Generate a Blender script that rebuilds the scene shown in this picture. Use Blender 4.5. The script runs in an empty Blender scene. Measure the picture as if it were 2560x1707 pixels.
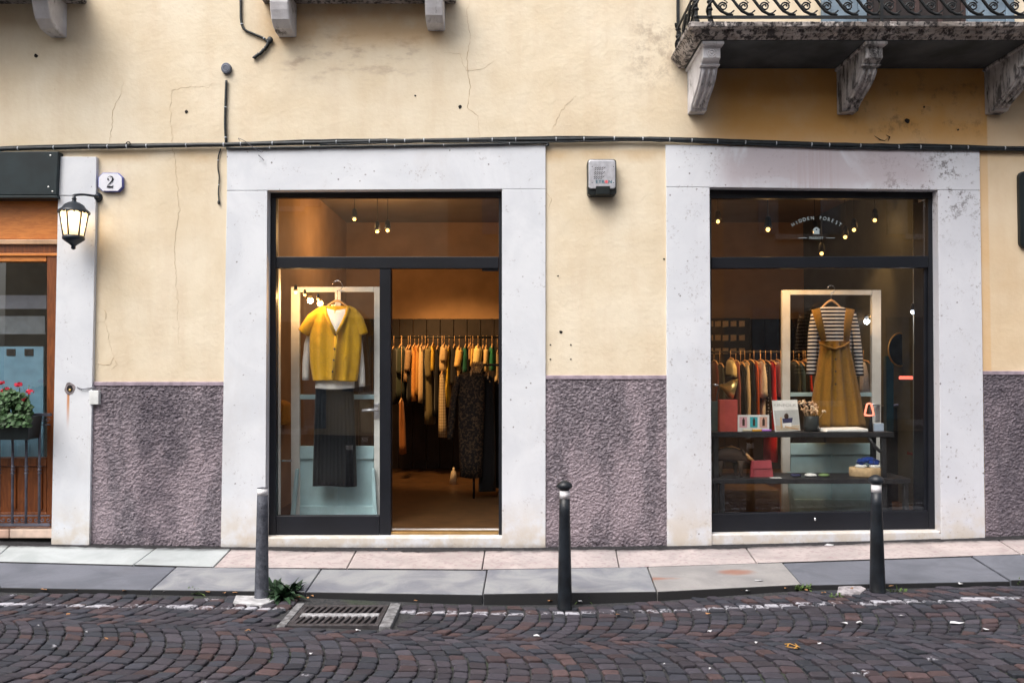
import bpy, math, random
import numpy as np
from mathutils import Vector, Matrix, noise as mnoise
R = math.radians
random.seed(7)
SC = bpy.context.scene
COL = SC.collection

# ------------------------------------------------------------------ camera
F, D, ZC, PITCH = 1950.0, 6.5, 1.58, R(1.68)
cam_d = bpy.data.cameras.new('camera'); cam = bpy.data.objects.new('camera', cam_d); COL.objects.link(cam)
cam.location = (0, -D, ZC); cam.rotation_euler = (math.pi/2 + PITCH, 0, 0)
cam_d.sensor_fit = 'HORIZONTAL'; cam_d.sensor_width = 36.0; cam_d.lens = 36.0*F/2560
cam_d.clip_start = 0.05; cam_d.clip_end = 500
SC.camera = cam

# ------------------------------------------------------------------ sky, sun, exposure
SUN_EL, SUN_AZ = R(56), R(-38)          # azimuth measured from -Y (the street side) towards +X
wd = bpy.data.worlds.new('World'); SC.world = wd; wd.use_nodes = True
wn = wd.node_tree.nodes; wl = wd.node_tree.links
for n in list(wn): wn.remove(n)
wo = wn.new('ShaderNodeOutputWorld'); wb = wn.new('ShaderNodeBackground'); sk = wn.new('ShaderNodeTexSky')
sk.sky_type = 'NISHITA'; sk.sun_disc = False; sk.sun_elevation = SUN_EL
sk.air_density = 1.0; sk.dust_density = 6.0; sk.ozone_density = 1.0; sk.altitude = 0
hs = wn.new('ShaderNodeHueSaturation'); hs.inputs['Saturation'].default_value = 0.42
wb.inputs['Strength'].default_value = 0.15
wl.new(sk.outputs[0], hs.inputs['Color']); wl.new(hs.outputs[0], wb.inputs[0]); wl.new(wb.outputs[0], wo.inputs[0])
sun_d = bpy.data.lights.new('sun', 'SUN'); sun_d.energy = 1.5; sun_d.angle = R(45); sun_d.color = (1.0, 0.95, 0.88)
sun = bpy.data.objects.new('sun', sun_d); COL.objects.link(sun)
sdir = Vector((math.cos(SUN_EL)*math.sin(SUN_AZ), -math.cos(SUN_EL)*math.cos(SUN_AZ), math.sin(SUN_EL)))
sun.rotation_euler = sdir.to_track_quat('Z', 'Y').to_euler(); sun.location = (-6, -8, 12)
sk.sun_rotation = math.atan2(sdir.x, sdir.y)
vs = SC.view_settings; vs.view_transform = 'Standard'; vs.look = 'None'; vs.gamma = 1.0; vs.use_curve_mapping = False
vs.exposure = 0.66
SC.render.engine = 'CYCLES'
cy = SC.cycles; cy.use_denoising = True; cy.max_bounces = 6; cy.diffuse_bounces = 2; cy.glossy_bounces = 2
cy.transparent_max_bounces = 16; cy.caustics_reflective = False; cy.caustics_refractive = False
cy.sample_clamp_indirect = 4.0
try: cy.denoiser = 'OPENIMAGEDENOISE'
except Exception: pass

# ------------------------------------------------------------------ measuring helpers
CP, SP = math.cos(PITCH), math.sin(PITCH)
def ray(px, py):
    u, v = px-1280.0, 853.5-py
    return Vector((u, F*CP - v*SP, F*SP + v*CP))
def at(px, py, y=0.0):
    d = ray(px, py); t = (y+D)/d.y
    return Vector((d.x*t, y, ZC + d.z*t))
def X(px, y=0.0, py=853.5): return at(px, py, y).x
def Z(py, y=0.0): return at(1280, py, y).z
def zg(x):
    x = max(-5, min(5, x)); return 0.00397*x*x + 0.006*x
def zwalk(x): return 0.06 + zg(x)
def zstreet(x): return zwalk(x) - (0.022 + 0.040*math.exp(-((x-0.2)/1.2)**2))
def atg(px, py, fz):
    d = ray(px, py); z = 0.05
    for _ in range(12):
        t = (z-ZC)/d.z; z = fz(d.x*t)
    return Vector((d.x*t, -D + d.y*t, z))
def proj(p):
    x, y, z = p[0], p[1]+D, p[2]-ZC
    dep = y*CP + z*SP; v = z*CP - y*SP
    return 1280 + F*x/dep, 853.5 - F*v/dep

# ------------------------------------------------------------------ object helpers
def link(o, parent=None):
    COL.objects.link(o)
    if parent is not None:
        o.parent = parent
        o.matrix_parent_inverse = Matrix.Translation(-parent.location)
    return o
def tag(o, label=None, cat=None, group=None, kind=None):
    if label: o['label'] = label
    if cat: o['category'] = cat
    if group: o['group'] = group
    if kind: o['kind'] = kind
    return o
def empty(name, loc, parent=None, **k):
    o = bpy.data.objects.new(name, None); o.empty_display_size = 0.1
    link(o, parent)
    if parent is None: o.location = loc
    return tag(o, **k)

class MB:
    def __init__(s): s.v = []; s.f = []; s.m = []; s.sm = []
    def add(s, vs, fs, mat=0, smooth=False):
        b = len(s.v); s.v += [tuple(v) for v in vs]
        for f in fs: s.f.append([b+i for i in f]); s.m.append(mat); s.sm.append(smooth)
        return s
    def hexa(s, p, mat=0):   # p: 4 front (bl, br, tr, tl) then 4 back
        return s.add(p, [(0,1,2,3),(5,4,7,6),(4,0,3,7),(1,5,6,2),(3,2,6,7),(4,5,1,0)], mat)
    def box(s, x0, x1, y0, y1, z0, z1, mat=0):
        return s.hexa([(x0,y0,z0),(x1,y0,z0),(x1,y0,z1),(x0,y0,z1),(x0,y1,z0),(x1,y1,z0),(x1,y1,z1),(x0,y1,z1)], mat)
    def quadbox(s, pts, y0, y1, mat=0):   # pts: (x,z) bl, br, tr, tl
        return s.hexa([(x, y0, z) for x, z in pts] + [(x, y1, z) for x, z in pts], mat)
    def prism(s, poly, y0, y1, mat=0, smooth=False):   # poly (x,z) counter-clockwise seen from -y
        n = len(poly)
        s.add([(x, y0, z) for x, z in poly] + [(x, y1, z) for x, z in poly],
              [tuple(range(n)), tuple(range(2*n-1, n-1, -1))], mat)
        b = len(s.v) - 2*n
        for i in range(n):
            j = (i+1) % n
            s.f.append([b+j, b+i, b+n+i, b+n+j]); s.m.append(mat); s.sm.append(smooth)
        return s
    def prismx(s, poly, x0, x1, mat=0):   # poly (y,z)
        n = len(poly)
        s.add([(x0, y, z) for y, z in poly] + [(x1, y, z) for y, z in poly],
              [tuple(range(n-1, -1, -1)), tuple(range(n, 2*n))] + [(i, (i+1) % n, n+(i+1) % n, n+i) for i in range(n)], mat)
        return s
    def rings(s, rs, mat=0, smooth=True, cap=True, closed=True):
        n = len(rs[0]); b = len(s.v)
        for r in rs: s.v += [tuple(p) for p in r]
        m = n if closed else n-1
        for k in range(len(rs)-1):
            for i in range(m):
                j = (i+1) % n
                s.f.append([b+k*n+i, b+k*n+j, b+(k+1)*n+j, b+(k+1)*n+i]); s.m.append(mat); s.sm.append(smooth)
        if cap:
            s.f.append([b+i for i in range(n-1, -1, -1)]); s.m.append(mat); s.sm.append(False)
            e = b+(len(rs)-1)*n
            s.f.append([e+i for i in range(n)]); s.m.append(mat); s.sm.append(False)
        return s
    def tube(s, pts, r, n=7, mat=0, flat=1.0):
        pts = [Vector(p) for p in pts]; rr = r if isinstance(r, (list, tuple)) else [r]*len(pts)
        t0 = (pts[1]-pts[0]).normalized()
        up = Vector((0, 0, 1)) if abs(t0.z) < .9 else Vector((0, 1, 0))
        a = t0.cross(up).normalized(); out = []
        for i, p in enumerate(pts):
            t = (pts[min(i+1, len(pts)-1)] - pts[max(i-1, 0)]).normalized()
            a = (a - t*a.dot(t)).normalized(); b = t.cross(a)
            out.append([p + (a*math.cos(q) + b*math.sin(q)*flat)*rr[i] for q in [2*math.pi*k/n for k in range(n)]])
        return s.rings(out, mat)
    def lathe(s, prof, c, n=18, mat=0, smooth=True, sx=1.0, sy=1.0):
        return s.rings([[(c[0]+r*math.cos(2*math.pi*k/n)*sx, c[1]+r*math.sin(2*math.pi*k/n)*sy, c[2]+z) for k in range(n)] for r, z in prof], mat, smooth)
    def ball(s, c, r, n=10, mat=0, sx=1, sy=1, sz=1):
        k = max(4, n//2+1)
        return s.lathe([(max(1e-4, r*math.sin(math.pi*i/k)), -r*sz*math.cos(math.pi*i/k)) for i in range(k+1)], c, n, mat, True, sx, sy)
    def build(s, name, mats, parent=None, bevel=0, seg=2, **k):
        me = bpy.data.meshes.new(name); me.from_pydata(s.v, [], s.f)
        if not isinstance(mats, (list, tuple)): mats = [mats]
        for m in mats: me.materials.append(m)
        me.polygons.foreach_set('material_index', s.m); me.polygons.foreach_set('use_smooth', s.sm); me.update()
        o = bpy.data.objects.new(name, me); link(o, parent)
        if bevel:
            b = o.modifiers.new('bevel', 'BEVEL'); b.width = bevel; b.segments = seg; b.limit_method = 'ANGLE'; b.angle_limit = R(40)
        return tag(o, **k)

# ------------------------------------------------------------------ materials
class NT:
    def __init__(s, name):
        s.mat = bpy.data.materials.new(name); s.mat.use_nodes = True
        s.n = s.mat.node_tree.nodes; s.l = s.mat.node_tree.links
        s.b = s.n['Principled BSDF']; s.out = s.n['Material Output']
        s.tc = s.n.new('ShaderNodeTexCoord'); s.co = s.tc.outputs['Object']
    def set(s, sock, v):
        if hasattr(v, 'links'): s.l.new(v, sock)
        else: sock.default_value = (*v, 1) if isinstance(v, (tuple, list)) and len(v) == 3 and len(sock.default_value) == 4 else v
    def map(s, scale=(1,1,1), loc=(0,0,0), rot=(0,0,0)):
        m = s.n.new('ShaderNodeMapping'); s.l.new(s.co, m.inputs[0])
        m.inputs['Scale'].default_value = scale; m.inputs['Location'].default_value = loc; m.inputs['Rotation'].default_value = rot
        return m.outputs[0]
    def noise(s, scale, detail=4, rough=.55, vec=None, dist=0):
        t = s.n.new('ShaderNodeTexNoise'); s.l.new(vec or s.co, t.inputs['Vector'])
        t.inputs['Scale'].default_value = scale; t.inputs['Detail'].default_value = detail; t.inputs['Roughness'].default_value = rough; t.inputs['Distortion'].default_value = dist
        return t.outputs['Fac']
    def voro(s, scale, vec=None, feat='F1', rnd=1):
        t = s.n.new('ShaderNodeTexVoronoi'); t.feature = feat; s.l.new(vec or s.co, t.inputs['Vector'])
        t.inputs['Scale'].default_value = scale; t.inputs['Randomness'].default_value = rnd
        return t.outputs['Distance']
    def ramp(s, fac, a, b, ca=0.0, cb=1.0):   # smooth map
        m = s.n.new('ShaderNodeMapRange'); m.interpolation_type = 'SMOOTHSTEP'
        s.set(m.inputs['Value'], fac)
        for i, v in zip(('From Min', 'From Max', 'To Min', 'To Max'), (a, b, ca, cb)): m.inputs[i].default_value = v
        return m.outputs[0]
    def math(s, op, a, b=0.0):
        m = s.n.new('ShaderNodeMath'); m.operation = op; s.set(m.inputs[0], a); s.set(m.inputs[1], b); return m.outputs[0]
    def mix(s, fac, a, b, mode='MIX'):
        m = s.n.new('ShaderNodeMix'); m.data_type = 'RGBA'; m.blend_type = mode
        s.set(m.inputs[0], fac); s.set(m.inputs[6], a); s.set(m.inputs[7], b); return m.outputs[2]
    def xyz(s):
        m = s.n.new('ShaderNodeSeparateXYZ'); s.l.new(s.co, m.inputs[0]); return m.outputs
    def bump(s, h, strength=.3, dist=.01):
        b = s.n.new('ShaderNodeBump'); b.inputs['Strength'].default_value = strength; b.inputs['Distance'].default_value = dist
        s.set(b.inputs['Height'], h); s.l.new(b.outputs[0], s.b.inputs['Normal'])
    def col(s, c): s.set(s.b.inputs['Base Color'], c)
    def p(s, **k):
        for a, v in k.items(): s.set(s.b.inputs[a.replace('_', ' ')], v)
def simple(name, c, rough=.7, metal=0, var=.18, vs=9, bs=80, bstr=.15, spec=.4, bd=.004):
    t = NT(name); f = t.noise(vs, 5)
    t.col(t.mix(t.ramp(f, .3, .7), tuple(x*(1-var) for x in c), tuple(min(1, x*(1+var)) for x in c)))
    t.p(Roughness=rough, Metallic=metal); t.b.inputs['Specular IOR Level'].default_value = spec
    if bstr: t.bump(t.noise(bs, 4), bstr, bd)
    return t.mat
def emit(name, c, strength):
    t = NT(name); t.col(c); t.set(t.b.inputs['Emission Color'], c); t.b.inputs['Emission Strength'].default_value = strength
    return t.mat
def box_mask(t, xyz, x0, x1, z0, z1, s=.1):
    a = t.math('MULTIPLY', t.ramp(xyz[0], x0-s, x0+s), t.ramp(xyz[0], x1-s, x1+s, 1, 0))
    b = t.math('MULTIPLY', t.ramp(xyz[2], z0-s, z0+s), t.ramp(xyz[2], z1-s, z1+s, 1, 0))
    return t.math('MULTIPLY', a, b)

MAT = {}
def mats():
    # cream lime plaster, weathered paler in the open, older ochre coat below the balcony
    t = NT('cream_plaster'); q = t.xyz()
    big = t.noise(1.3, 4, .6); streak = t.noise(2.2, 5, .6, t.map((2.6, 1, .35))); fine = t.noise(30, 5)
    c = t.mix(t.ramp(big, .3, .72), (.69, .58, .42), (.79, .705, .56))
    c = t.mix(t.math('MULTIPLY', t.ramp(streak, .42, .75), .3), c, (.62, .48, .34))
    c = t.mix(t.math('MULTIPLY', t.ramp(fine, .5, .8), .25), c, (.81, .73, .59))
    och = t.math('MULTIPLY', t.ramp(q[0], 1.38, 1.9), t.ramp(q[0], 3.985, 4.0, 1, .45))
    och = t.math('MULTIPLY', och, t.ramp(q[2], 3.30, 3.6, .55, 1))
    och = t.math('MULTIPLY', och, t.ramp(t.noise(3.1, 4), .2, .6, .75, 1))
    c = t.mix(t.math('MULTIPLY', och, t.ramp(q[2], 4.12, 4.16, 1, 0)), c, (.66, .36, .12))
    # grey damp stains below the window ledge
    st = t.noise(5, 6, .65, t.map((.8, 1, 2.2)))
    sm = box_mask(t, q, -1.95, -.75, 3.98, 4.40, .16)
    c = t.mix(t.math('MULTIPLY', t.math('MULTIPLY', sm, t.ramp(st, .48, .70)), .6), c, (.36, .26, .20))
    rim = box_mask(t, q, -2.1, -.55, 4.28, 4.7, .10)
    c = t.mix(t.math('MULTIPLY', rim, t.ramp(t.noise(4, 3), .3, .6, .15, .5)), c, (.62, .36, .14))
    ln = t.math('MULTIPLY', t.ramp(q[2], 3.24, 3.33), t.ramp(q[2], 3.36, 3.40, 1, 0))
    c = t.mix(t.math('MULTIPLY', ln, t.ramp(t.noise(2.5, 3), .35, .65, 0, .6)), c, (.58, .40, .21))
    sb_ = t.math('MULTIPLY', box_mask(t, q, 1.0, 1.42, 3.95, 4.5, .18), t.ramp(t.noise(7, 6, .75), .44, .62))
    c = t.mix(t.math('MULTIPLY', sb_, .5), c, (.26, .19, .14))
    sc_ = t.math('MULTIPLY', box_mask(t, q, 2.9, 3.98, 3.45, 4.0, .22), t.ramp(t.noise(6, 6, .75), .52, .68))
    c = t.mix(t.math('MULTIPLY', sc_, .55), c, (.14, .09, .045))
    sp = t.ramp(t.noise(11, 4, .7), .68, .74)
    c = t.mix(t.math('MULTIPLY', sp, .35), c, (.45, .32, .20))
    t.col(c); t.p(Roughness=.92); t.b.inputs['Specular IOR Level'].default_value = .15
    h = t.math('ADD', t.math('MULTIPLY', t.noise(3.5, 3), .9), t.math('MULTIPLY', fine, .25))
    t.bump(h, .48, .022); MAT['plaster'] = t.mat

    # white marble, pitted
    t = NT('white_marble'); q = t.xyz()
    cl = t.noise(1.6, 5, .6, None, 1.2); vein = t.noise(4, 6, .6, None, 2.5)
    c = t.mix(t.ramp(cl, .3, .7), (.63, .655, .705), (.72, .742, .785))
    c = t.mix(t.math('MULTIPLY', t.ramp(vein, .58, .80), .30), c, (.56, .55, .60))
    c = t.mix(t.math('MULTIPLY', t.ramp(q[0], 1.0, 2.2), .35), c, (.55, .545, .62))
    pit = t.ramp(t.noise(42, 3, .6), .705, .74)
    area = t.ramp(t.noise(2.4, 3), .40, .56)
    c = t.mix(t.math('MULTIPLY', t.math('MULTIPLY', pit, area), .85), c, (.16, .13, .14))
    right = t.ramp(q[0], .2, 1.6, 0, .07)
    gate = t.ramp(t.math('ADD', t.noise(2.3, 3, .6), right), .46, .54)
    spots = t.math('MULTIPLY', t.ramp(t.math('ADD', t.voro(13), t.math('MULTIPLY', t.noise(60, 3), .12)), .13, .19, 1, 0), gate)
    spots = t.math('MULTIPLY', spots, t.ramp(t.noise(17, 2), .48, .56))
    c = t.mix(t.math('MULTIPLY', spots, .8), c, (.13, .11, .12))
    scuff = t.math('MULTIPLY', t.ramp(t.noise(36, 6, .8), .55, .64), t.ramp(t.math('ADD', t.noise(5.5, 4, .65), right), .545, .63))
    c = t.mix(t.math('MULTIPLY', scuff, .6), c, (.24, .21, .22))
    c = t.mix(t.math('MULTIPLY', t.ramp(t.noise(1.1, 6, .7, t.map((1, 1, .5))), .5, .72), .35), c, (.52, .50, .50))
    # lichen clusters in the upper right corner of the window surround
    d1 = box_mask(t, q, 3.05, 3.95, 2.75, 3.42, .3)
    li = t.ramp(t.math('ADD', t.math('MULTIPLY', t.noise(30, 5, .8), .6), t.math('MULTIPLY', t.noise(6.5, 3), .5)), .575, .66)
    c = t.mix(t.math('MULTIPLY', t.math('MULTIPLY', li, d1), .85), c, (.10, .085, .09))
    # pinkish run-off streaks on the right lintel
    d2 = t.math('MULTIPLY', box_mask(t, q, 1.75, 3.5, 3.06, 3.5, .12), t.ramp(t.noise(1.7, 4, .6, None, 1.0), .36, .55))
    c = t.mix(t.math('MULTIPLY', d2, .7), c, (.46, .39, .42))
    d3 = box_mask(t, q, 2.32, 2.72, 3.04, 3.5, .05)
    stc = t.noise(9, 5, .75, t.map((5.2, 1, .10)))
    c = t.mix(t.math('MULTIPLY', t.math('MULTIPLY', d3, t.ramp(stc, .42, .60)), .55), c, (.46, .38, .40))
    # splash dirt along the pavement
    dz = t.math('MULTIPLY', t.ramp(q[2], .08, .55, 1, 0), t.ramp(t.noise(6, 5, .65), .30, .62))
    c = t.mix(t.math('MULTIPLY', dz, .72), c, (.54, .46, .36))
    dz2 = t.math('MULTIPLY', t.ramp(q[2], .05, .115, 1, 0), t.ramp(t.noise(5, 5, .7), .30, .60))
    c = t.mix(t.math('MULTIPLY', dz2, .75), c, (.14, .12, .12))
    # rust run below the drilled hole in the left pilaster
    rx = t.math('ABSOLUTE', t.math('SUBTRACT', q[0], X(176, 0, 1000)))
    rr = t.math('MULTIPLY', t.ramp(rx, .004, .016, 1, 0), t.math('MULTIPLY', t.ramp(q[2], 1.02, 1.30), t.ramp(q[2], 1.345, 1.35, 1, 0)))
    c = t.mix(t.math('MULTIPLY', rr, .9), c, (.55, .20, .04))
    t.col(c); t.p(Roughness=.55); t.b.inputs['Specular IOR Level'].default_value = .3
    t.bump(t.math('SUBTRACT', t.noise(18, 5), t.math('MULTIPLY', t.math('MULTIPLY', pit, area), 1.2)), .22, .006); MAT['marble'] = t.mat

    # roughcast
    t = NT('roughcast_render'); q = t.xyz()
    c = t.mix(t.ramp(t.noise(34, 5, .75), .34, .66), (.125, .108, .127), (.30, .262, .295))
    c = t.mix(t.math('MULTIPLY', t.ramp(t.noise(2.1, 3, .55, t.map((1.6, 1, .5))), .44, .60), .75), c, (.36, .30, .335))
    wet = t.math('MULTIPLY', t.ramp(q[0], X(357)-.06, X(357)+.03), t.ramp(q[0], X(452)-.03, X(452)+.03, 1, 0))
    wet = t.math('MULTIPLY', wet, t.ramp(t.noise(7, 4), .35, .6, .35, 1))
    wet = t.math('MAXIMUM', wet, t.math('MULTIPLY', t.ramp(q[0], 3.9, 3.95), t.ramp(t.noise(2.4, 3), .5, .68, 1, .2)))
    wet = t.math('MAXIMUM', wet, t.math('MULTIPLY', t.ramp(q[2], .05, .22, 1, 0), t.ramp(t.noise(9, 4), .35, .6)))
    c = t.mix(t.math('MULTIPLY', wet, .55), c, (.075, .065, .085))
    t.col(c); t.p(Roughness=.95); t.b.inputs['Specular IOR Level'].default_value = .2
    t.bump(t.noise(110, 5, .75), .8, .008); MAT['rough'] = t.mat
    MAT['dado_cap'] = simple('dado_cap_render', (.33, .27, .32), .9, var=.25, vs=14, bs=60, bstr=.4)

    # grimy balcony stone
    t = NT('weathered_stone')
    c = t.mix(t.ramp(t.noise(6, 5), .3, .7), (.34, .29, .26), (.60, .55, .53))
    g = t.ramp(t.math('ADD', t.math('MULTIPLY', t.noise(16, 6, .75, t.map((1.2, 1.2, .8))), .75), t.math('MULTIPLY', t.noise(40, 3), .3)), .485, .585)
    c = t.mix(t.math('MULTIPLY', g, .93), c, (.035, .032, .035)); t.col(c); t.p(Roughness=.9)
    t.bump(t.noise(40, 5), .5, .01); MAT['stone_grimy'] = t.mat
    t = NT('bracket_stone')
    c = t.mix(t.ramp(t.noise(6, 5), .3, .7), (.56, .54, .56), (.74, .73, .76))
    g = t.ramp(t.noise(5, 6, .7, t.map((1.8, 1, .7))), .53, .68)
    c = t.mix(t.math('MULTIPLY', g, .85), c, (.06, .055, .055)); t.col(c); t.p(Roughness=.85)
    t.bump(t.noise(45, 5), .4, .008); MAT['bracket'] = t.mat
    t = NT('sooty_bracket_stone')  # black grime, with the shade on these brackets painted into the stone
    c = t.mix(t.ramp(t.noise(6, 5), .3, .7), (.44, .41, .40), (.64, .61, .60))
    g = t.ramp(t.noise(6, 6, .7, t.map((2.6, 2.6, .6))), .44, .62)
    c = t.mix(t.math('MULTIPLY', g, .88), c, (.035, .034, .036)); t.col(c); t.p(Roughness=.9)
    t.bump(t.noise(45, 5), .5, .01); MAT['bracket_dark'] = t.mat
    MAT['soffit'] = simple('sooty_soffit', (.065, .07, .072), .9, var=.4, vs=3, bs=20, bstr=.3)  # near-black panel under the balcony slab

    MAT['black_metal'] = simple('black_anodised_frame', (.0075, .009, .0135), .42, .0, .2, 3, 200, .05, .35)
    MAT['iron'] = simple('wrought_iron', (.012, .014, .016), .55, .3, .4, 20, 90, .3, .5)
    MAT['rail_iron'] = simple('grey_painted_iron', (.10, .10, .13), .5, .2, .3, 14, 90, .2, .5)
    MAT['cable'] = simple('black_cable', (.012, .016, .020), .5, 0, .45, 16, 60, .3, .45)
    MAT['cable_tie'] = simple('pale_cable_tie', (.42, .45, .50), .5)
    MAT['dark_hole'] = simple('dark_hole', (.012, .01, .01), .9)
    MAT['crack'] = simple('plaster_crack', (.50, .37, .23), .95)
    MAT['sign_green'] = simple('dark_green_signboard', (.011, .021, .025), .5, 0, .3, 4, 120, .1, .35)
    MAT['white_bit'] = simple('white_plastic', (.72, .74, .74), .4)
    MAT['screw'] = simple('screw_steel', (.7, .7, .7), .3, .8)
    t = NT('orange_wood')
    g = t.noise(6, 6, .6, t.map((1.2, 6, 7)), 1.0)
    t.col(t.mix(t.ramp(g, .3, .7), (.52, .165, .034), (.68, .245, .052))); t.p(Roughness=.42); t.bump(g, .15, .004); MAT['orange_wood'] = t.mat
    t = NT('brown_wood')
    g = t.noise(7, 6, .6, t.map((7, 6, .9)), 1.0)
    t.col(t.mix(t.ramp(g, .3, .7), (.12, .034, .010), (.24, .072, .018))); t.p(Roughness=.4); t.bump(g, .15, .004); MAT['brown_wood'] = t.mat
    MAT['gilt'] = simple('pale_wood_moulding', (.52, .33, .20), .4)
    t = NT('window_glass')
    tr = t.n.new('ShaderNodeBsdfTransparent'); gl = t.n.new('ShaderNodeBsdfGlossy'); gl.inputs['Roughness'].default_value = 0.0
    tr.inputs[0].default_value = (.975, .985, .985, 1)
    fr = t.n.new('ShaderNodeFresnel'); fr.inputs['IOR'].default_value = 2.1
    ge = t.n.new('ShaderNodeNewGeometry'); ff = t.math('MULTIPLY', fr.outputs[0], t.math('SUBTRACT', 1.0, ge.outputs['Backfacing']))
    mx = t.n.new('ShaderNodeMixShader'); t.l.new(ff, mx.inputs[0]); t.l.new(tr.outputs[0], mx.inputs[1]); t.l.new(gl.outputs[0], mx.inputs[2])
    t.l.new(mx.outputs[0], t.out.inputs[0]); MAT['glass'] = t.mat
    t = NT('frosted_lantern_glass')
    tr = t.n.new('ShaderNodeBsdfTransparent'); tl = t.n.new('ShaderNodeBsdfTranslucent'); tl.inputs[0].default_value = (.95, .88, .74, 1)
    mx = t.n.new('ShaderNodeMixShader'); mx.inputs[0].default_value = .75
    t.l.new(tr.outputs[0], mx.inputs[1]); t.l.new(tl.outputs[0], mx.inputs[2]); t.l.new(mx.outputs[0], t.out.inputs[0]); MAT['frosted'] = t.mat
    MAT['lamp_glow'] = emit('warm_bulb', (1, .72, .38), 30)
    MAT['bulb'] = emit('spot_bulb', (1, .58, .16), 2.8)
    MAT['cool_bulb'] = emit('cool_spot_bulb', (.85, .92, 1), 2.5)
    MAT['neon_red'] = emit('red_neon', (1, .15, .10), 1.3)  # glow standing in for a reflected brake light
    MAT['neon_pink'] = emit('coral_neon', (1, .24, .15), 1.1)
    MAT['lantern_black'] = simple('lantern_black_paint', (.009, .016, .028), .35, 0, .2, 10, 60, .1, .5)
    MAT['enamel'] = simple('white_enamel', (.78, .79, .86), .25, 0, .05, 9, 80, 0, .5)
    MAT['blue_enamel'] = simple('blue_enamel', (.10, .12, .42), .3)
    MAT['ink'] = simple('black_enamel', (.01, .012, .02), .3)
    MAT['steel'] = simple('brushed_steel', (.60, .61, .66), .34, .6, .12, 30, 200, .05, .5)
    MAT['teal_ink'] = simple('teal_print', (.03, .16, .22), .5)
    MAT['red_ink'] = simple('red_print', (.75, .14, .16), .5)
    MAT['box_dark'] = simple('dark_plastic', (.010, .014, .015), .35)
    MAT['shutter'] = simple('blue_grey_shutter_paint', (.17, .23, .29), .6, 0, .25, 6, 60, .2)
    MAT['bollard'] = simple('bollard_black_paint', (.010, .013, .018), .42, 0, .5, 11, 60, .25, .4)
    t = NT('weathered_bollard_metal')
    c = t.mix(t.ramp(t.noise(22, 6, .7), .35, .65), (.040, .045, .062), (.105, .112, .14))
    c = t.mix(t.ramp(t.noise(34, 5, .7), .60, .66), c, (.02, .02, .025)); t.col(c); t.p(Roughness=.7); t.bump(t.noise(60, 5), .4, .004); MAT['bollard_old'] = t.mat
    MAT['band_white'] = simple('white_reflective_band', (.84, .83, .86), .45, 0, .12, 30, 90, .1)
    # paving
    def paving(name, a, b, spk, sps, spc, stain=None):
        t = NT(name); c = t.mix(t.ramp(t.noise(3, 5, .6, None, .8), .32, .68), a, b)
        c = t.mix(t.math('MULTIPLY', t.ramp(t.noise(sps, 3), .52, .66), spk), c, spc)
        c = t.mix(t.math('MULTIPLY', t.ramp(t.noise(1.7, 4), .55, .75), .35), c, (.12, .12, .14))
        q = t.xyz()
        if stain:
            for x, y, rx, ry in stain:
                ex = t.math('DIVIDE', t.math('SUBTRACT', q[0], x), rx); ey = t.math('DIVIDE', t.math('SUBTRACT', q[1], y), ry)
                dd = t.math('ADD', t.math('MULTIPLY', ex, ex), t.math('MULTIPLY', ey, ey))
                dd = t.math('ADD', dd, t.math('MULTIPLY', t.noise(9, 4), .9))
                c = t.mix(t.math('MULTIPLY', t.ramp(dd, .35, 1.25, 1, 0), .75), c, (.28, .115, .07))
        dw = t.math('MULTIPLY', t.ramp(t.math('ADD', q[1], t.math('MULTIPLY', t.noise(7, 5, .7), .16)), -.10, .02), t.ramp(t.noise(8, 4), .3, .6, .6, 1))
        c = t.mix(t.math('MULTIPLY', dw, .92), c, (.025, .025, .03))
        # near black on the kerb's upright, street-facing side
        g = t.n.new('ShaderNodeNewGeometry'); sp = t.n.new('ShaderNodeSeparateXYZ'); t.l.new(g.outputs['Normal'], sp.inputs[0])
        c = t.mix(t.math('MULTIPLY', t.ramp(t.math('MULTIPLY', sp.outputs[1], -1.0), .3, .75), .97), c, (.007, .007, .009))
        t.col(c); t.p(Roughness=.72); t.bump(t.noise(45, 5), .35, .006); return t.mat
    MAT['pave_white'] = paving('white_marble_paving', (.37, .405, .415), (.46, .495, .51), .35, 30, (.40, .42, .44))
    MAT['pave_pink'] = paving('pink_limestone_paving', (.37, .325, .325), (.49, .43, .425), .7, 26, (.32, .24, .25))
    MAT['pave_grey'] = paving('blue_grey_paving', (.105, .115, .142), (.15, .16, .195), .3, 60, (.12, .12, .15))
    MAT['pave_pale'] = paving('pale_veined_paving', (.17, .18, .215), (.29, .30, .315), .2, 60, (.18, .18, .24))
    MAT['pave_stain'] = paving('rust_stained_paving', (.23, .225, .23), (.31, .30, .30), .2, 60, (.2, .18, .2), [(1.62, -.82, .20, .11), (.98, -.95, .28, .05)])
    # cobbles
    t = NT('porphyry_cobble')
    at_ = t.n.new('ShaderNodeAttribute'); at_.attribute_name = 'tint'
    f = t.noise(55, 5, .65)
    c = t.mix(t.ramp(f, .3, .7), at_.outputs['Color'], t.mix(1, at_.outputs['Color'], (1.55, 1.5, 1.5), 'MULTIPLY'))
    c = t.mix(t.math('MULTIPLY', t.ramp(t.noise(9, 4), .55, .7), .5), c, (.04, .04, .05))
    q = t.xyz()
    ln = t.ramp(t.math('ABSOLUTE', t.math('ADD', t.math('ADD', q[1], 1.495), t.math('MULTIPLY', t.math('SUBTRACT', t.noise(2, 2), .5), .05))), .022, .036, 1, 0)
    wear = t.ramp(t.math('ADD', t.math('MULTIPLY', t.noise(26, 5, .7), .6), t.math('MULTIPLY', t.noise(3.2, 2), .45)), .475, .57)
    spl = t.math('MULTIPLY', t.ramp(t.noise(4.3, 2), .70, .74), t.ramp(t.noise(45, 4, .7), .48, .56))
    pm = t.math('MAXIMUM', t.math('MULTIPLY', ln, wear), spl)
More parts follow.
